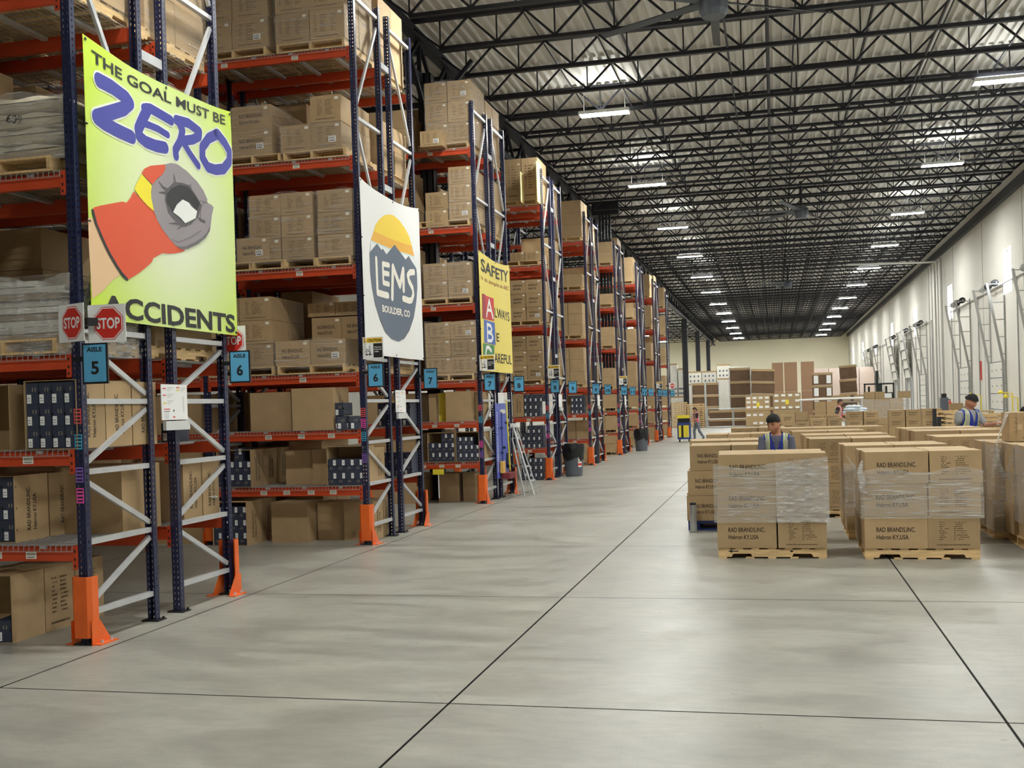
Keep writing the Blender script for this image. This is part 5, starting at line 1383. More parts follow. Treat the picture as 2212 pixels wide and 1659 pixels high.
# ---------------------------------------------------------------- middle distance: open and branded cartons, packing benches
def fcol(x, w, y, n, h, where, d=.5, brand=True):
    for k in range(n):
        if k < n - 2: far_carton(x, y + d / 2, k * (h + .002), w, d, h + .001); continue
        c = carton(x, y + d / 2, k * (h + .002), w, d, h, 'brown carton, %s of a column, %s' % (LAY[n][k].strip() if n > 1 else 'single', where))
        if brand: add_brand(c, w, d, h, off=(0, .02))
for x, w, n, h, where in ((2.88, .57, 4, .325, 'first of the branded columns under the white bag pile'), (3.47, .53, 4, .325, 'second of the branded columns under the white bag pile'), (4.38, .57, 4, .328, 'first branded column by the pallet pile'), (4.96, .52, 4, .328, 'second branded column by the pallet pile')): fcol(x, w, 43, n, h, where)
for x, w, n, h, where in ((1.52, .57, 3, .365, 'front pair below the bar, first'), (2.1, .5, 3, .365, 'front pair below the bar, second'), (.44, .48, 4, .315, 'beside the labelled carton wall'), (.94, .47, 3, .337, 'under the open topped carton')): fcol(x, w, 42, n, h, where)
fcol(1.5, .55, 43.2, 4, .298, 'rear pair below the bar, first'); fcol(2.06, .52, 43.2, 4, .298, 'rear pair below the bar, second')
q = MB(); t_ = .01
for a in ((.7, 1.16, 42.0, 42.01), (.7, 1.16, 42.49, 42.5), (.7, .71, 42, 42.5), (1.15, 1.16, 42, 42.5)): q.box(*a, 1.02, 1.36)
q.box(.7, 1.16, 42, 42.5, 1.02, 1.03)
tag(q.build('open_carton', M['card']), 'open topped brown carton with raised flaps on a column beside the labelled wall', 'open carton')
t = thing('packing_bench', (2.25, 47.3, 0), 'packing bench with a long white overhead bar behind the branded cartons', 'bench')
q = MB(); q.box(-1.25, 1.3, -.3, .6, .86, .92); q.build('worktop', mat('bench_top', (190, 170, 140), .6), t)
for x in (-1.2, 1.25):
    for y in (-.25, .55): q = MB(); q.box(x - .03, x + .03, y - .03, y + .03, 0, 1.76 if y > 0 else .86); q.build('leg', M['galv'], t)
q = MB(); q.tube([(-1.27, .55, 1.79), (1.32, .55, 1.81)], .045, 10); q.build('overhead_bar', M['white'], t)
for x, w, nm in ((1.81, .44, 'first'), (2.28, .44, 'second')): carton(x, 47.45, .922, w, .45, .78, 'upright tan carton on the packing bench, %s of two' % nm)
q = MB()
def sackp(cx, cy, cz, sx, sy, sz, rz):
    m = ME['kraft_sack']; o = link('poly_bag', m, None, (cx, cy, cz), (0, 0, rz)); o.scale = (sx, sy, sz); return o
bagm = mesh_of('poly_bag', MB(), M['white'])
ME2 = ME['kraft_sack'].copy(); ME2.name = 'poly_bag'; ME2.materials[0] = mat('pale_blue_poly_bag', (206, 218, 226), .35)
tb = MB(); tb.box(2.75, 3.62, 47.0, 47.9, 1.1, 1.16); tb.box(2.8, 2.86, 47.1, 47.16, 0, 1.1); tb.box(3.5, 3.56, 47.1, 47.16, 0, 1.1); tb.box(2.8, 2.86, 47.7, 47.76, 0, 1.1); tb.box(3.5, 3.56, 47.7, 47.76, 0, 1.1)
tag(tb.build('bag_table', M['galv']), 'plain table carrying the pile of pale poly bags', 'table')
for k, (x, z, s, rz) in enumerate(((3.05, 1.16, .75, .2), (3.35, 1.16, .7, -.3), (3.1, 1.27, .7, .5), (3.38, 1.27, .6, .1), (3.12, 1.38, .6, -.2))):
    o = link('poly_bag', ME2, None, (x, 47.4, z), (0, 0, rz)); o.scale = (s, s, 1); tag(o, 'pale blue poly bag, %s in the pile beside the pink vest worker' % ['lowest inner', 'lowest outer', 'middle inner', 'middle outer', 'topmost'][k], 'bag', 'poly bags in a pile')
k = 0
for x, w, z0, h in ((3.95, .6, 0, .62), (4.58, .62, 0, .62), (5.2, .58, 0, .62), (3.95, .6, .63, .6), (4.58, .62, .63, .6), (5.2, .58, .63, .6), (3.9, .55, 1.24, .5), (4.5, .62, 1.24, .5), (5.1, .55, 1.24, .5), (4.0, .42, 1.75, .3), (4.42, .38, 1.75, .3)):
    carton(x, 50.3, z0, w, .6, h, 'pale wrapped carton, %s row, %s across, before the black forklift' % (['floor', 'second', 'third', 'topmost'][k // 3], ['first', 'second', 'third'][k % 3])); k += 1
film(3.6, 5.55, 50.0, 50.6, .9, 1.72, 'clear film round the pale cartons before the black forklift', seed=33)
carton(5.45, 50.4, 1.742, .5, .5, .3, 'pale carton at the outer top, before the black forklift')
# wooden pallets piled by the dock wall
for col, (x, yy) in enumerate(((5.85, 40.2), (7.0, 40.4))):
    for k in range(9 if col == 0 else 8): pallet(x, yy, k * .146, 'wooden pallet, %s up in the pile %s the man in the cap' % (['first', 'second', 'third', 'fourth', 'fifth', 'sixth', 'seventh', 'eighth', 'ninth'][k], ['beside', 'beyond'][col]), rz=.04 * math.sin(k * 2.1))
fcol(5.22, .62, 40, 4, .34, 'beside the pallet pile and black post', d=.55)
q = MB(); q.box(4.98, 5.1, 38, 38.1, 0, 1.38); q.box(5.12, 5.24, 38.0, 38.14, 0, 1.12)
tag(q.build('black_post', M['black']), 'pair of black padded posts before the pallet pile', 'post')
t = carton(6.6, 44, 1.2, .46, .4, .3, 'brown carton on the bench by the dock wall pipes')
q = MB(); q.box(5.9, 7.9, 43.8, 44.6, 1.14, 1.2)
for x in (5.95, 7.85): q.box(x - .03, x + .03, 43.85, 43.91, 0, 1.14); q.box(x - .03, x + .03, 44.5, 44.56, 0, 1.14)
tag(q.build('dock_bench', mat('bench_tan', (196, 172, 128), .6)), 'long tan bench in front of the dock wall pipes', 'bench')
t = thing('floor_machine', (7.3, 52, 0), 'grey machine with dark cap by the dock wall pipes', 'machine')
q = MB(); q.box(-.16, .16, -.2, .2, 0, 1.7); q.build('body', M['grey'], t); q = MB(); q.box(-.1, .1, -.12, .12, 1.7, 1.88); q.build('cap', M['black'], t)
t = thing('fire_extinguisher', (8.36, 57.6, 1.0), 'red fire extinguisher hung on the dock wall below a red sign', 'extinguisher')
q = MB(); q.lathe([(0, 0), (.08, 0), (.085, .03), (.085, .42), (.04, .5), (.025, .55), (0, .55)], n=16); q.build('cylinder', M['red'], t, smooth=True)
q = MB(); q.box(-.1, .03, -.03, .03, .55, .6); q.build('valve', M['black'], t)
q = MB(); q.box(8.46, 8.495, 49.6, 49.75, 2.4, 3.2); tag(q.build('wall_sign', M['red']), 'tall narrow red sign on the dock wall between two doors', 'sign')
for k, (y, z) in enumerate(((49.4, 1.55), (43.1, 1.6), (42.2, 1.45))):
    t = thing('dock_light_arm', (8.4, y, z), 'yellow dock light arm on the wall, %s from the far door' % ['first', 'second', 'third'][k], 'dock light')
    q = MB(); q.tube([(0, 0, -.6), (0, 0, .2), (-.3, 0, .25)], .022, 8); q.build('arm', M['yel'], t); q = MB(); q.lathe([(0, 0), (.08, .0), (.09, .06), (.04, .11), (0, .16)], c=(-.4, 0, .2), n=14); q.build('lamp_head', M['yel'], t)

# ---------------------------------------------------------------- far end: cages, trays, tall cartons
brownm = mat('dark_tray_card', (104, 80, 58), .8, var=.15, nscale=2)
def tall(x0, x1, y, z0, z1, label, d=1.0, m='card', strap=True):
    q = MB(); q.box(x0, x1, y, y + d, z0, z1, 0, top=1)
    o = q.build('bulk_carton', [M[m] if isinstance(m, str) else m, M['cardtop']]); tag(o, label, 'bulk carton')
    return o
for x0, x1, nm in ((-.2, .71, 'first'), (.8, 1.84, 'second'), (2.18, 3.22, 'third')):
    tall(x0, x1, 95, 0.0, 2.5, 'tall brown bulk carton, lower of the %s tower at the far end' % nm, m=mat('red_brown_card', (158, 124, 96), .75)); tall(x0, x1, 95, 2.52, 4.95, 'tall brown bulk carton, upper of the %s tower at the far end' % nm, m=bpy.data.materials['red_brown_card'])
def labelled_wall(x0, x1, y, z1, nx, nz, rows, label):
    t = thing('labelled_carton_wall', ((x0 + x1) / 2, y, 0), label, 'bulk carton')
    w = x1 - x0; q = MB(); q.box(-w / 2, w / 2, 0, 1.1, 0.12, z1, 0, top=1); q.box(-w / 2, w / 2, -.002, 0, z1 * .52, z1 * .53, 2); q.build('block', [M['card'], M['cardtop'], M['print']], t)
    for j, z in enumerate(rows):
        for i in range(nx):
            if (i + j * 3) % 7 == 5: continue
            a = -w / 2 + w * (i + .5) / nx; q = MB(); q.box(a - .13, a + .13, -.006, 0, z - .07, z + .07); q.build('label_sticker', M['white'], t)
    q = MB(); q.box(-w * .05, w * .07, -.008, 0, z1 - .75, z1 - .45); q.build('yellow_placard', M['yel'], t)
labelled_wall(-1.97, -.35, 76, 2.14, 4, 3, (2.0, 1.72, 1.38, .85, .3), 'wall of brown cartons with rows of white labels, first from the cage')
labelled_wall(-.15, 1.66, 76, 2.27, 4, 3, (2.12, 1.75, 1.3), 'wall of brown cartons with white labels and a yellow placard, second from the cage')
# tubular cage fence in front of trays
t = thing('cage_fence', (-2.9, 77.7, 0), 'galvanised tubular cage fence on the floor before the dark trays', 'fence')
for a, b in ((-1.72, -.02), (.06, 1.8)):
    q = MB()
    for z in (.08, .62, 1.33): q.tube([(a, 0, z), (b, 0, z)], .03, 6)
    q.build('rail', M['galv'], t)
    for x in (a, b): q = MB(); q.tube([(x, 0, 0.0), (x, 0, 1.36)], .035, 6); q.build('upright', M['galv'], t)
def tray_stack(x0, x1, y, zs, label, tilt=0.0, frame=False, panels=False):
    t = thing('tray_stack', ((x0 + x1) / 2, y, 0), label, 'tray stack'); w = x1 - x0
    for a, b in zip(zs, zs[1:]):
        Mx = Matrix.Rotation(tilt, 4, 'Y')
        Mx.translation = (0, 0, a); q = MB()
        q.box(-w / 2, w / 2, 0, 1.0, 0, b - a - .03, 0, Mx); q.box(-w / 2 - .02, w / 2 + .02, -.03, 1.0, b - a - .2, b - a - .03, 1, Mx)
        if panels:
            for s in (-.32, .32): q.box(s * w - .17, s * w + .17, -.02, 0, .1, b - a - .25, 2, Mx)
        q.build('tray', [brownm, M['card'], M['white']], t)
    if frame:
        q = MB()
        q.tube([(-w / 2 - .05, -.06, zs[0]), (-w / 2 - .05, -.06, zs[-1] + .05), (w / 2 + .05, -.06, zs[-1] + .05), (w / 2 + .05, -.06, zs[0])], .045, 6); q.build('tube_frame', M['galv'], t)
tray_stack(-3.42, -1.89, 88, (0, 1.2, 2.3, 3.4, 4.45), 'dark slatted tray tower with a pale frame at the far end', frame=True)
tray_stack(-1.78, -.05, 86, (0, 1.3, 2.35, 3.3, 4.25), 'leaning dark trays with tan rims beside the tall brown towers', tilt=.05)
tray_stack(-6.1, -5.2, 84, (0, .75, 1.5, 2.4, 3.3), 'dark trays in the first tube frame above the cage', frame=True)
tray_stack(-5.05, -4.15, 84, (0, .75, 1.5, 2.4, 3.3), 'dark trays in the second tube frame above the cage', frame=True)
tray_stack(-4.6, -1.2, 79.5, (0, .62, 1.24), 'low dark trays right behind the cage fence')
tray_stack(2.84, 4.32, 88, (0, .95, 1.92, 2.89, 3.86), 'dark crate tower with pale panels beside the tall brown towers', panels=True)
tray_stack(5.05, 6.28, 90, (0, 1.1, 2.23, 3.32, 4.41), 'leaning dark crate tower before the pale carton wall', tilt=-.05)
for k, (x0, x1, y, z0, z1) in enumerate(((-7.04, -5.9, 92, 3.37, 4.4), (-5.82, -4.69, 92, 3.37, 4.4), (-4.6, -3.59, 92, 3.75, 4.9), (-7.04, -5.9, 92, 0, 3.38), (-5.82, -4.69, 92, 0, 3.38), (-4.6, -3.59, 92, 0, 3.76), (-8.27, -7.71, 90, 2.37, 5.05), (-7.64, -7.15, 90, 2.37, 4.65), (-8.27, -7.15, 90, 0, 2.38))):
    t = thing('white_printed_carton', ((x0 + x1) / 2, y, z0), 'white bulk carton with rows of small print, %s in the white pile beyond the racks' % ordn[k], 'bulk carton'); w = x1 - x0
    q = MB(); q.box(-w / 2, w / 2, 0, 1, 0, z1 - z0 - .14, 0); q.box(-w / 2, w / 2, 0, 1, z1 - z0 - .14, z1 - z0 - .01, 1); q.build('body', [M['cardwhite'], M['card']], t)
    q = MB()
    for i in range(3):
        for j in range(2): q.box((i - 1) * w * .28 - .06, (i - 1) * w * .28 + .06, -.006, 0.002, .15 + j * .38, .3 + j * .38)
    q.build('print', M['grey'], t)
for k, (x, n) in enumerate(((-6.88, 13), (-5.6, 12))):
    for j in range(n): pallet(x, 80.5, j * .146, 'wooden pallet, %s up in the %s pile beyond the last rack' % ((ordn + ['tenth', 'eleventh', 'twelfth', 'thirteenth'])[j], ['first', 'second'][k]))
pk = mat('pink_white_card', (240, 220, 208), .7)
for i in range(4):
    for j in range(3): tall(3.35 + i * 1.28, 4.58 + i * 1.28, 100, j * 1.5, j * 1.5 + 1.46, 'pale pinkish bulk carton, %s row, %s across, in the wall by the dock side' % (['bottom', 'middle', 'top'][j], ordn[i]), m=pk)
for k, x in enumerate((3.7, 4.9)): carton(x, 66, 1.62, 1.0, .6, .36, 'flat brown carton on the bench before the leaning crates, %s' % ['first', 'second'][k])
q = MB(); q.box(3.0, 5.6, 65.8, 66.7, 1.55, 1.62)
for x in (3.1, 5.5):
    for y in (65.9, 66.6): q.box(x - .03, x + .03, y - .03, y + .03, 0, 1.55)
tag(q.build('far_bench', M['galv']), 'plain bench under the two flat cartons before the leaning crates', 'bench')
# black stand-up forklift seen from behind
fk = thing('forklift', (5.45, 62, 0), 'black stand up forklift with mast, beside the dock wall', 'forklift')
gm = mat('forklift_black', (26, 34, 32), .45)
q = MB(); q.box(-.7, .7, 0, 1.3, .15, 1.75); q.box(-.78, .78, -.05, .3, 1.7, 2.05); q.build('body', gm, fk)
q = MB()
for a in ((-.78, -.7, 2.05, 2.55), (.7, .78, 2.05, 2.55), (-.78, .78, 2.48, 2.56), (-.16, .16, 2.05, 2.5)): q.box(a[0], a[1], 0, .1, a[2], a[3])
q.build('overhead_guard', gm, fk)
q = MB(); q.box(-.08, .06, .9, 1.05, .2, 3.25); q.box(-.5, -.4, .9, 1.05, .2, 2.4); q.box(.4, .5, .9, 1.05, .2, 2.4); q.build('mast', gm, fk)
q = MB(); q.box(-.5, -.12, -.06, -.05, 1.75, 2.0); q.box(.18, .62, -.06, -.05, 1.75, 2.0); q.build('decal_plate', M['white'], fk)
for x in (-.5, .5): q = MB(); q.tube([(x - .1, .4, .16), (x + .1, .4, .16)], .16, 16); q.build('wheel', M['black'], fk)
for x in (-.35, .35): q = MB(); q.box(x - .06, x + .06, 1.3, 2.3, .1, .15); q.build('fork', gm, fk)
# blue janitor cart with yellow panels
ct = thing('utility_cart', (-4.19, 51.9, 0), 'blue utility cart with yellow panels pushed by the worker in a pink vest', 'cart')
q = MB(); q.box(-.3, .3, -.25, .25, .12, .2); q.box(-.3, .3, -.25, .25, .78, .9); q.box(-.3, -.24, -.25, .25, .2, .8); q.box(.24, .3, -.25, .25, .2, .8); q.build('frame', M['bluepl'], ct)
q = MB(); q.box(-.28, .28, -.22, .22, .9, 1.1); q.box(-.2, -.02, -.2, .2, .2, .76); q.build('bin', M['black'], ct)
q = MB(); q.box(-.3, .26, -.27, -.05, 1.1, 1.24); q.box(-.02, .22, -.262, -.252, .22, .76); q.box(-.24, -.12, -.262, -.252, .22, .76); q.build('yellow_panel', M['yel'], ct)
for x in (-.22, .22):
    for y in (-.2, .2): q = MB(); q.tube([(x - .02, y, .06), (x + .02, y, .06)], .06, 10); q.build('wheel', M['black'], ct)

# big slow ceiling fans, at rest
def fan(x, y, z, rot, label):
    t = thing('ceiling_fan', (x, y, z), label, 'fan', 'large ceiling fans', rot)
    q = MB(); q.tube([(0, 0, -.1), (0, 0, ZT - z)], .05, 8); q.build('down_rod', M['joist'], t)
    q = MB(); q.lathe([(0, -.25), (.2, -.25), (.25, -.15), (.25, .1), (.12, .2), (0, .2)], n=20); q.build('hub', M['grey'], t)
    for k in range(6):
        a = k * math.pi / 3; ca, sa = math.cos(a), math.sin(a); q = MB()
        P = lambda r, s, h: (r * ca - s * sa, r * sa + s * ca, h)
        q.face([P(.2, -.09, .0), P(2.4, -.07, .0), P(2.4, .07, .04), P(.2, .09, .05)]); q.face([P(.2, .09, .035), P(2.4, .07, .03), P(2.4, -.07, -.012), P(.2, -.09, -.015)])
        q.build('blade', M['grey'], t)
fan(-.85, 19.4, 8.75, .55, 'large ceiling fan overhead, the closest of the fans to the camera')
fan(1.1, 41.0, 8.6, .2, 'large ceiling fan hung below the joists halfway down the hall')
fan(.9, 66.0, 8.6, .8, 'small looking distant ceiling fan between the two lamp rows')

o = FAR.build('carton_mass', [M['card'], M['cardtop']]); tag(o, 'many brown cartons in the inner bays, on the distant racks and buried in the stacks', 'carton', kind='stuff')
o = FARP.build('pallet_mass', M['wood']); tag(o, 'many wooden pallets under the cartons of the inner bays and distant racks', 'pallet', kind='stuff')

ARROW.build('arrow_mark', M['ink'], PAL)

# ---------------------------------------------------------------- people
def head_y(x, z):
    """front surface of the face in head space (y is negative forward)"""
    rx = .077 * (1 - .30 * max(0, (-z - .015) / .1) ** 1.4); k = 1 - (x / rx) ** 2 - (z / .118) ** 2
    y = -.094 * math.sqrt(max(k, 0.0))
    g = lambda cx, cz, sx, sz: math.exp(-((x - cx) / sx) ** 2 - ((z - cz) / sz) ** 2)
    y -= .024 * g(0, -.022, .011, .014) + .013 * g(0, .002, .009, .022)           # nose
    y += .011 * (g(.033, .018, .016, .011) + g(-.033, .018, .016, .011))          # eye sockets
    y -= .005 * (g(.03, .037, .025, .008) + g(-.03, .037, .025, .008))            # brow
    y -= .007 * g(0, -.06, .022, .010) + .009 * g(0, -.1, .024, .016)             # lips, chin
    y += .003 * g(0, -.078, .025, .006)
    y -= .004 * (g(.045, -.02, .022, .025) + g(-.045, -.02, .022, .025))
    return y
def head_mb(mb, T):
    n, m = 30, 24; G = []
    for j in range(m + 1):
        th = math.pi * j / m; z = .118 * math.cos(th); row = []
        for i in range(n):
            ph = 2 * math.pi * i / n; s = math.sin(th)
            rx = .077 * (1 - .30 * max(0, (-z - .015) / .1) ** 1.4)
            x = rx * s * math.cos(ph); yb = s * math.sin(ph)
            y = head_y(x, z) * abs(yb) / max(1e-6, math.sqrt(max(1e-9, 1 - (x / rx) ** 2 - (z / .118) ** 2))) if yb < 0 else .1 * yb * (1 - .25 * max(0, (-z - .02) / .1))
            row.append(T @ Vector((x, y, z)))
        G.append(row)
    for a, b in zip(G, G[1:]):
        for i in range(n): mb.face([a[i], b[i], b[(i + 1) % n], a[(i + 1) % n]])
    for s in (-1, 1):                                                                # ears
        pts = [T @ Vector((s * (.07 + .012 * (1 - abs(k) / 2)), .012 + .006 * k, .0 - .016 * k)) for k in (-2, -1, 0, 1, 2)]
        mb.tube(pts, .012, 8, radii=[.008, .015, .017, .013, .007])
def hand_mb(mb, w, d, side, curl=.5):
    """palm and five separate, gently curled fingers leading on from the wrist w along d"""
    d = d.normalized(); lat = Vector((1, 0, 0)) - d * d.x; lat.normalize(); nrm = lat.cross(d).normalized()
    if nrm.y > 0: nrm = -nrm
    nrm = Vector((0, -1, 0)) - d * (-d.y); nrm.normalize()
    lat = d.cross(nrm)
    for q in (-.024, -.008, .008, .024):
        mb.tube([w, w + d * .04 + lat * q * .8, w + d * .085 + lat * q], .013, 8, radii=[.018, .016, .012])
    for q, L in zip((-.03, -.01, .01, .03), (.062, .076, .08, .07) if side > 0 else (.07, .08, .076, .062)):
        p = w + d * .085 + lat * q; pts = [p]; a = .25 * curl
        for k, f in enumerate((.45, .3, .25)):
            v = d * math.cos(a) + nrm * math.sin(a); p = p + v * L * f; pts.append(p); a += .7 * curl
        mb.tube(pts, .008, 8, radii=[.0095, .0088, .008, .006])
    t0 = w + d * .025 - lat * side * .026; mb.tube([t0, t0 - lat * side * .022 + d * .025 + nrm * .008, t0 - lat * side * .026 + d * .06 + nrm * .022], .01, 8, radii=[.014, .011, .008])

def person(loc, rz, label, H=1.72, hs=1.0, lean=0.0, hpitch=0.0, hyaw=0.0, arms=None, legs=None, vox=.009, skin=(196, 142, 112), shirt=(96, 98, 116), sleeve='short', vest=(34, 52, 150), strip=True,
           trousers=(58, 62, 78), hair=(9, 8, 8), hairstyle='short', cap=None, features=True, girth=1.0, shoes=(40, 40, 42)):
    k = H / 1.72; B = MB(); V = Vector
    RL = Matrix.Rotation(lean, 4, 'X'); piv = V((0, 0, .95))
    bend = lambda p: piv + (RL @ (V(p) - piv)) if p[2] > .95 else V(p)
    # torso: elliptical sections joined into one skin
    sec = [(.80, .15, .105), (.90, .172, .125), (1.0, .165, .122), (1.1, .158, .118), (1.2, .168, .124), (1.3, .186, .128), (1.38, .185, .115), (1.43, .13, .095), (1.47, .068, .07), (1.54, .058, .062), (1.6, .056, .06)]
    rings = []
    for z, a, b in sec:
        rings.append([bend((a * girth * math.cos(t), b * girth * math.sin(t) + (.012 if z > 1.44 else 0), z)) for t in [2 * math.pi * i / 20 for i in range(20)]])
    for p, q in zip(rings, rings[1:]):
        for i in range(20): B.face([p[i], p[(i + 1) % 20], q[(i + 1) % 20], q[i]])
    B.face(rings[0][::-1]); B.face(rings[-1])
    sh = {s: bend((s * .185 * girth, 0, 1.385)) for s in (-1, 1)}
    A = arms or {}
    L_ = legs or {}
    segs = [('torso', bend((0, 0, .9)), bend((0, 0, 1.42)))]
    for s in (-1, 1):
        e, w = A.get(s, ((s * .25, .03, 1.11), (s * .25, -.05, .86)))
        e, w = (bend(e), bend(w)) if s not in A else (V(e), V(w))
        B.tube([sh[s] + V((-s * .05, 0, .0)), sh[s], sh[s] * .5 + e * .5, e, e * .6 + w * .4, w], .05, 14, radii=[.06, .064, .052, .042, .041, .029])
        hand_mb(B, w, (w - e), s)
        segs += [('uparm%d' % s, sh[s], e), ('forearm%d' % s, e, w), ('hand%d' % s, w, w + (w - e).normalized() * .17)]
        kn, an, to = L_.get(s, ((s * .105, -.015, .49), (s * .11, .035, .09), (s * .13, -.13, .035)))
        hp = V((s * .088, 0, .9)); kn, an, to = V(kn), V(an), V(to)
        B.tube([hp + V((0, 0, .02)), hp * .6 + kn * .4, kn, kn * .6 + an * .4, an], .07, 16, radii=[.095, .088, .062, .06, .042])
        hl = an + (an - to).normalized() * .05; hl.z = to.z + .008
        B.tube([hl, an * .5 + to * .5 + V((0, 0, -.012)), to, to + (to - an) * .18], .04, 12, radii=[.036, .044, .036, .02])
        segs += [('thigh', hp, kn), ('shin', kn, an), ('foot', an + V((0, 0, -.03)), to)]
    nb = bend((0, .012, 1.5)); T = Matrix.Translation(nb) @ Matrix.Rotation(hyaw, 4, 'Z') @ Matrix.Rotation(lean * .6 + hpitch, 4, 'X') @ Matrix.Translation(V((0, -.022, .115))) @ Matrix.Scale(hs, 4)
    head_mb(B, T); Ti = T.inverted(); segs.append(('head', T @ V((0, 0, -.05)), T @ V((0, 0, .06)))); segs.append(('neck', bend((0, .01, 1.46)), bend((0, .01, 1.53))))
    tmp = B.build('body_form', []); md = tmp.modifiers.new('r', 'REMESH'); md.mode = 'VOXEL'; md.voxel_size = vox; md.use_smooth_shade = True
    sm = tmp.modifiers.new('s', 'SMOOTH'); sm.factor = .5; sm.iterations = 1
    bpy.context.view_layer.update()
    ev = tmp.evaluated_get(bpy.context.evaluated_depsgraph_get()); me = bpy.data.meshes.new_from_object(ev); me.name = 'person_body'
    bpy.data.objects.remove(tmp)
    me.materials.clear(); me.materials.append(mat('skin_tone', skin, .55)); 
    root = link('person', me, None, loc, (0, 0, rz)); root.scale = (k, k, k)
    tag(root, label, 'person')
    co = [v.co.copy() for v in me.vertices]; no = [v.normal.copy() for v in me.vertices]
    info = []; RLi = RL.inverted()
    for p in me.polygons:
        c = p.center; best = None
        for nm, a, b in segs:
            ab = b - a; t = max(0, min(1, (c - a).dot(ab) / ab.length_squared)); dd = (c - (a + ab * t)).length
            if nm == 'torso': dd = max(0, dd - .12)
            elif nm in ('thigh',): dd = max(0, dd - .05)
            elif nm == 'head': dd = max(0, dd - .07)
            else: dd = max(0, dd - .03)
            if best is None or dd < best[0]: best = (dd, nm, t)
        u = piv + (RLi @ (c - piv)) if c.z > .9 else c
        info.append((best[1], best[2], u, Ti @ c if best[1] in ('head', 'neck') else None))
    def garment(name, test, off, m):
        idx = {}; vs = []; fs = []
        for p, f in zip(me.polygons, info):
            if not test(*f): continue
            q = []
            for vi in p.vertices:
                if vi not in idx: idx[vi] = len(vs); vs.append(co[vi] + no[vi] * (off(co[vi]) if callable(off) else off))
                q.append(idx[vi])
            fs.append(q)
        if not fs: return
        ec = {}
        for q in fs:                                   # relax the cut edges so hems run clean
            for a, b in zip(q, q[1:] + q[:1]): ec[(min(a, b), max(a, b))] = ec.get((min(a, b), max(a, b)), 0) + 1
        nb_ = {}
        for (a, b), n_ in ec.items():
            if n_ == 1: nb_.setdefault(a, []).append(b); nb_.setdefault(b, []).append(a)
        for _ in range(7):
            new = {a: vs[a] * .4 + (vs[l[0]] + vs[l[1]]) * .3 for a, l in nb_.items() if len(l) == 2}
            for a, p_ in new.items(): vs[a] = p_
        g = bpy.data.meshes.new(name); g.from_pydata([tuple(v) for v in vs], [], fs); g.materials.append(m); g.polygons.foreach_set('use_smooth', [True] * len(fs)); g.update()
        return link(name, g, root)
    sl = 1.0 if sleeve == 'short' else 2.0
    def is_shirt(b, t, u, h):
        if b == 'torso': return u.z > .93 and not (u.z > 1.45 and abs(u.x) < .07 and u.y < .02) and u.z < 1.5 
        if b.startswith('uparm'): return t < .82 or sl > 1
        return b.startswith('forearm') and sl > 1
    garment('shirt', is_shirt, .012, mat('shirt_cloth', shirt, .85, var=.06, nscale=12))
    garment('trousers', lambda b, t, u, h: (b in ('thigh', 'shin') and u.z > .08) or (b == 'torso' and u.z <= .95), .013, mat('trouser_cloth', trousers, .85, var=.06, nscale=12))
    garment('shoes', lambda b, t, u, h: b == 'foot' or (b == 'shin' and u.z <= .08), .008, mat('shoe_leather', shoes, .6))
    if vest:
        def vz(b, t, u, h):
            if not (b == 'torso' or (b.startswith('uparm') and t < .06)): return False
            if u.z < .93 or abs(u.x) > .178 * girth or u.z > 1.46: return False
            if u.y < 0 and abs(u.x) < .004 + .3 * max(0, u.z - 1.24): return False
            return not (u.z > 1.44 and abs(u.x) < .06)
        garment('vest', vz, .024, mat('vest_mesh', vest, .7))
        if strip:
            w0 = .092
            st = lambda lo, hi: (lambda b, t, u, h: vz(b, t, u, h) and lo < abs(u.x) < hi)
            garment('vest_edging', st(w0 - .008, w0 + .058), .0255, mat('lime_edging', (206, 226, 120), .6))
            garment('reflective_strip', st(w0, w0 + .05), .028, mat('silver_reflective_tape', (172, 172, 156), .45))
    if hairstyle:
        def is_hair(b, t, u, h):
            if b not in ('head',) or h is None: return False
            if h.y < -.035: return h.z > .052 + .1 * max(0, -h.y - .06)
            if h.y < .025: return h.z > .022 and not (abs(h.x) > .068 and h.z < .03)
            return h.z > (-.055 if hairstyle == 'short' else -.12)
        rr = random.Random(4)
        garment('hair', is_hair, lambda v: .008 + .016 * max(0, min(1, ((Ti @ v).z - .02) / .07)) + .004 * math.sin(v.x * 190) * math.sin(v.z * 170), mat('hair_strands', hair, .75, var=.2, nscale=80))
    if cap:
        garment('cap', lambda b, t, u, h: b == 'head' and h is not None and h.z > .04 + (.0 if h.y < 0 else -.02), .02, mat('cap_cloth', cap, .8))
        q = MB(); q.tube([T @ V((-.03, .11, .03)), T @ V((0, .125, .028)), T @ V((.03, .11, .03))], .02, 8, radii=[.012, .022, .012]); q.build('cap_knot', bpy.data.materials['cap_cloth'], root, smooth=True)
    if features:
        dk = mat('brow_hair', tuple(int(v * .9) for v in hair), .8)
        for s in (-1, 1):
            q = MB(); q.tube([T @ V((s * x, head_y(s * x, z) - .003, z)) for x, z in ((.014, .036), (.026, .041), (.038, .041), (.048, .035))], .003, 6, radii=[.003, .0042, .004, .002]); q.build('eyebrow', dk, root)
            q = MB(); q.tube([T @ V((s * x, head_y(s * x, z) - .002, z)) for x, z in ((.02, .016), (.028, .013), (.036, .013), (.045, .017))], .003, 6, radii=[.0015, .0035, .0035, .0015]); q.build('eye', M['ink'], root)
        q = MB(); q.tube([T @ V((x, head_y(x, -.06) - .0015, -.06 + .002 * math.cos(x * 60))) for x in (-.022, -.012, 0, .012, .022)], .005, 8, radii=[.002, .005, .0055, .005, .002]); q.build('lips', mat('lip_tone', (150, 92, 82), .5), root, smooth=True)
    return root
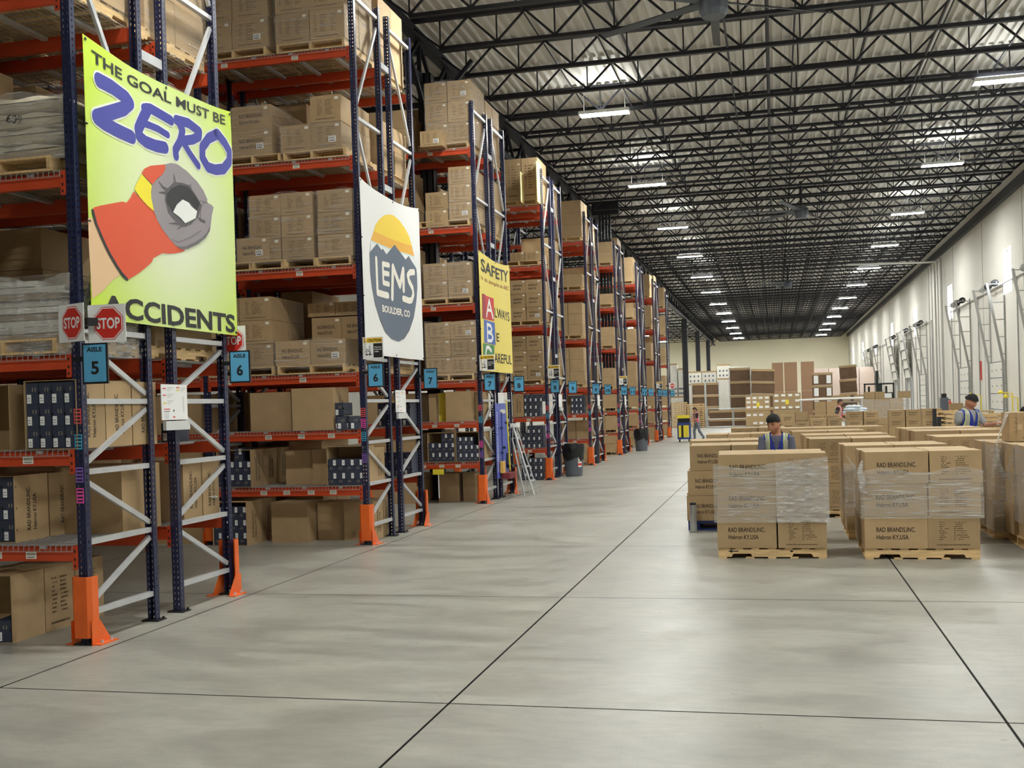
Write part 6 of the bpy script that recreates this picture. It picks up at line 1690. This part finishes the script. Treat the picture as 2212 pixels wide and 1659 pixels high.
person((-.0, 15.1, 0), 0.0, 'person in a royal blue vest with silver stripes looking down behind the front carton stack', H=1.63, hs=1.12, lean=.2, hpitch=.25, hyaw=-.5,
       arms={-1: ((-.22, -.17, 1.12), (-.16, -.36, 1.0)), 1: ((.23, -.15, 1.1), (.16, -.34, .98))}, vox=.0065, girth=.96)
person((3.5, 22.2, 0), .62, 'person in a blue vest, grey shirt and black cap reaching out beyond the stacked cartons', H=1.82, hs=1.1, lean=.14, hpitch=.35, hyaw=.1,
       arms={-1: ((-.27, -.02, 1.12), (-.25, -.12, .9)), 1: ((.26, -.2, 1.16), (.24, -.46, 1.2))}, shirt=(150, 152, 156), hairstyle=None, cap=(22, 22, 24), vox=.009, skin=(188, 138, 112), girth=1.05)
person((4.12, 21.85, 0), 1.2, 'person with black hair and white sleeves bending over cartons beside the person in the cap', H=1.66, lean=.55, hpitch=.3, hyaw=-.3,
       arms={-1: ((-.3, -.35, 1.2), (-.32, -.5, 1.02)), 1: ((.2, -.4, 1.15), (.15, -.55, 1.0))}, shirt=(226, 222, 224), sleeve='long', vest=None, hairstyle='long', vox=.01, features=False)
person((-3.7, 53.6, 0), -1.25, 'person in a pink vest and grey jeans walking with the blue utility cart', H=1.58, lean=.1, hpitch=.3,
       arms={-1: ((-.22, -.1, 1.1), (-.12, -.3, 1.08)), 1: ((.22, -.08, 1.1), (.1, -.28, 1.05))}, legs={-1: ((-.1, -.14, .49), (-.1, -.12, .09), (-.1, -.29, .03)), 1: ((.1, .08, .49), (.1, .32, .12), (.1, .18, .03))},
       shirt=(52, 38, 40), vest=(240, 92, 150), strip=True, trousers=(120, 126, 138), vox=.014, features=False, hairstyle='long', hair=(40, 28, 24))
person((2.45, 46.4, 0), 1.3, 'person in a pink vest and dark shirt beside the pale bag pile', H=1.76, lean=.12, hpitch=.15,
       arms={-1: ((-.24, .0, 1.12), (-.2, -.2, 1.0)), 1: ((.24, -.1, 1.12), (.2, -.32, 1.08))}, shirt=(74, 66, 64), vest=(240, 92, 140), trousers=(60, 60, 70), vox=.014, features=False, hair=(60, 44, 36))
